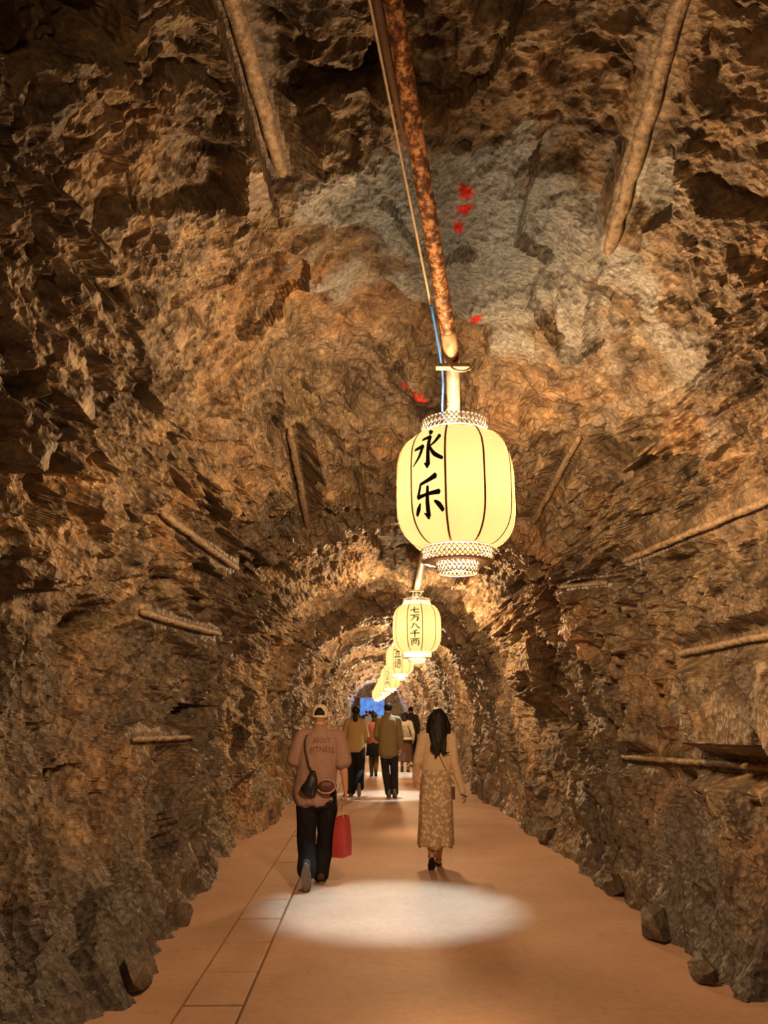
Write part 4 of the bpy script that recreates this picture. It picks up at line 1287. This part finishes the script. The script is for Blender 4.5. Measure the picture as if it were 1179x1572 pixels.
# ---- man in olive shirt
OLIVE = cloth('olive_cotton', (0.225, 0.165, 0.085))
oli_sp = dict(label='man with short dark hair in an olive shirt and dark trousers', vox=0.009, wk=1.05,
  J=dict(pelvis=(0.0, 0, 0.95), neck=(0.0, 0, 1.52), head=(0.0, 0.03, 1.670),
    shL=(-0.185, 0, 1.455), elL=(-0.235, 0.05, 1.16), wrL=(-0.18, 0.25, 1.05), hdL=(-0.15, 0.33, 1.04),
    shR=(0.190, 0, 1.455), elR=(0.245, 0.0, 1.15), wrR=(0.25, 0.08, 0.90), hdR=(0.25, 0.11, 0.81),
    hipL=(-0.085, 0, 0.90), knL=(-0.055, 0.08, 0.50), anL=(0.015, 0.02, 0.10), pitchL=0.05,
    hipR=(0.095, 0, 0.90), knR=(0.12, 0.03, 0.50), anR=(0.125, -0.05, 0.115), pitchR=0.15),
  top=dict(name='shirt', m=OLIVE, hem=0.83, sleeve='long', slen=0.92, loose=0.03, fold=0.015, seed=12),
  low=dict(kind='trousers', waist=1.0, m=cloth('charcoal_cloth', (0.022, 0.020, 0.022)), b=0.070, tk=0.095, lift=-0.02),
  shoe=dict(m=GREYSH, sole=SOLEG, k=1.05), hair=short_hair, hvox=0.008)
person((0.31, 15.85, 0), 0, oli_sp)

# ---- small person in rust jacket
RUSTC = cloth('rust_cotton', (0.27, 0.10, 0.07))
PATT = plain('patterned_leggings', (0.16, 0.13, 0.09), 0.8, var=0.7, nscale=26)
rus_sp = dict(label='small person in rust-red jacket, black skirt and patterned leggings, half hidden by the olive-shirted man', vox=0.011, wk=0.9,
  J=dict(pelvis=(0, 0, 0.82), neck=(0, 0, 1.34), head=(0.01, 0.03, 1.485),
    shL=(-0.15, 0, 1.28), elL=(-0.225, 0.02, 1.03), wrL=(-0.18, 0.12, 0.86), hdL=(-0.16, 0.19, 0.82),
    shR=(0.15, 0, 1.28), elR=(0.20, 0, 1.03), wrR=(0.21, 0.08, 0.82), hdR=(0.21, 0.1, 0.74),
    hipL=(-0.08, 0, 0.78), knL=(-0.06, 0.08, 0.44), anL=(-0.05, 0.03, 0.09), hipR=(0.08, 0, 0.78), knR=(0.07, 0.05, 0.44), anR=(0.06, -0.08, 0.10), pitchR=0.1),
  top=dict(name='jacket', m=RUSTC, hem=0.80, sleeve='long', slen=0.95, loose=0.035, fold=0.012, seed=2),
  low=dict(kind='skirt', waist=0.9, hem=0.50, m=BLACKCL, rx=([0, 0.5, 1], [0.15, 0.18, 0.20]), ry=([0, 0.5, 1], [0.12, 0.16, 0.18])),
  shoe=dict(m=DARKSH), hair=short_hair + [('lock', [(0, -0.07, 0.0), (0, -0.10, -0.12)], [(0.07, 0.04), (0.05, 0.03)])], hvox=0.009)
rp, _h = person((0.03, 20.9, 0), 0, rus_sp)
for s in 'LR':
    kn, an = Vector(rus_sp['J']['kn' + s]), Vector(rus_sp['J']['an' + s])
    v, f = T([kn + Vector((0, 0, 0.12)), kn, kn.lerp(an, 0.3), an + Vector((0, 0, 0.02))], [0.072, 0.066, 0.066, 0.048])
    mesh_obj('legging', v, f, PATT, rp, True)

# ---- woman with backpack
BROWN = cloth('brown_wool', (0.115, 0.062, 0.042))
WHITEC = cloth('white_cotton', (0.62, 0.55, 0.46))
bp_sp = dict(label='woman with dark hair tilted right, wearing a pale backpack and brown coat', vox=0.011, wk=0.95, htilt=0.25,
  J=dict(pelvis=(0, 0, 0.85), neck=(-0.01, 0, 1.36), head=(0.005, 0.03, 1.49),
    shL=(-0.155, 0, 1.30), elL=(-0.22, 0.02, 1.04), wrL=(-0.18, 0.14, 0.87), hdL=(-0.17, 0.2, 0.84),
    shR=(0.155, 0, 1.30), elR=(0.225, 0.0, 1.04), wrR=(0.23, 0.07, 0.83), hdR=(0.23, 0.1, 0.75),
    hipL=(-0.08, 0, 0.8), knL=(-0.08, 0.08, 0.45), anL=(-0.08, 0.05, 0.09), hipR=(0.08, 0, 0.8), knR=(0.08, 0.03, 0.45), anR=(0.08, -0.1, 0.10), pitchR=0.1),
  top=dict(name='shirt', m=WHITEC, hem=0.85, sleeve='long', slen=0.95, loose=0.025, seed=4),
  low=dict(kind='skirt', waist=0.95, hem=0.28, m=BROWN, rx=([0, 0.5, 1], [0.17, 0.22, 0.24]), ry=([0, 0.5, 1], [0.14, 0.18, 0.20])),
  shoe=dict(m=DARKSH), hair=short_hair + [('lock', [(0.0, -0.07, 0.0), (0.01, -0.10, -0.10), (0.02, -0.10, -0.19)], [(0.08, 0.045), (0.075, 0.04), (0.04, 0.03)])], hvox=0.009)
person((0.90, 22.3, 0), 0, bp_sp)
bpk = empty('backpack', (0.93, 22.10, 0.84))
tag(bpk, 'pale green and white backpack with dark straps on the woman past the olive-shirted man', 'backpack')
V, F, N = solid([T([(0, 0, 0.05), (0, -0.01, 0.12), (0, -0.01, 0.28), (0, 0.01, 0.37)], [(0.145, 0.075), (0.15, 0.085), (0.135, 0.08), (0.085, 0.06)], 18)], 0.010, 4)
put(bpk, 'pack_body', V, F, plain('pale_green_nylon', (0.30, 0.30, 0.20), 0.5, var=0.5, nscale=18))
MB().box((0, -0.03, 0.05), (0.31, 0.13, 0.06), None, 0.02).build('base_panel', WHITEC, bpk)
MB().tube([(0.05, -0.07, 0.34), (0.10, -0.09, 0.25), (0.13, -0.085, 0.14)], [(0.010, 0.004)] * 3, 6).build('trim_band', BLACKCL, bpk, True)
V, F, N = solid([([tuple(q) for q in MB().ball((0.0, -0.03, 0.41), (0.04, 0.035, 0.035)).v], MB().ball((0, -0.03, 0.41), (0.04, 0.035, 0.035)).f)], 0.010, 1)
put(bpk, 'pompom', V, F, WHITEC)

# ---- people far down the tunnel, few pixels each
def far_person(x, d, h, label, topc, lowc, hairc=BLACKHAIR):
    k = h / 1.72
    sp = dict(label=label, vox=0.016,
      J=dict(pelvis=(0, 0, 0.92), neck=(0, 0, 1.46), head=(0, 0.03, 1.60), shL=(-0.17, 0, 1.40), elL=(-0.23, 0, 1.13), wrL=(-0.23, 0.1, 0.9), hdL=(-0.23, 0.13, 0.82),
        shR=(0.17, 0, 1.40), elR=(0.23, 0, 1.13), wrR=(0.23, 0.1, 0.9), hdR=(0.23, 0.13, 0.82), hipL=(-0.09, 0, 0.87), knL=(-0.09, 0.08, 0.48), anL=(-0.09, 0.05, 0.095),
        hipR=(0.09, 0, 0.87), knR=(0.09, 0.03, 0.48), anR=(0.09, -0.12, 0.11), pitchR=0.15),
      top=dict(name='jacket', m=topc, hem=0.86, sleeve='long', slen=0.95, loose=0.03),
      low=dict(kind='trousers', waist=0.98, m=lowc, b=0.07, tk=0.095), shoe=dict(m=DARKSH), hair=short_hair, hair_m=hairc, hvox=0.012)
    r, _ = person((x, d, 0), 0, sp)
    r.scale = (k, k, k)
    return r
PBLUE = cloth('pale_blue_cotton', (0.45, 0.55, 0.70))
DKG = cloth('dark_green_cloth', (0.045, 0.045, 0.035))
PINK = cloth('coral_cotton', (0.42, 0.15, 0.11))
far_person(-0.10, 33.0, 1.66, 'distant person in pale blue jacket beside the mustard-topped woman', PBLUE, cloth('pale_trousers', (0.4, 0.42, 0.48)))
far_person(1.22, 25.5, 1.78, 'tall dark-clad person against the right wall beyond the backpack', DKG, BLACKCL)
far_person(-0.62, 30.0, 1.66, 'dark-clad person between the mustard top and the blue screen, near the left wall', DKG, BLACKCL)
far_person(0.02, 41.0, 1.68, 'far person in coral top standing before the blue screen', PINK, BLACKCL)
far_person(-0.35, 46.0, 1.66, 'farthest dark figure left of the blue screen', DKG, BLACKCL)
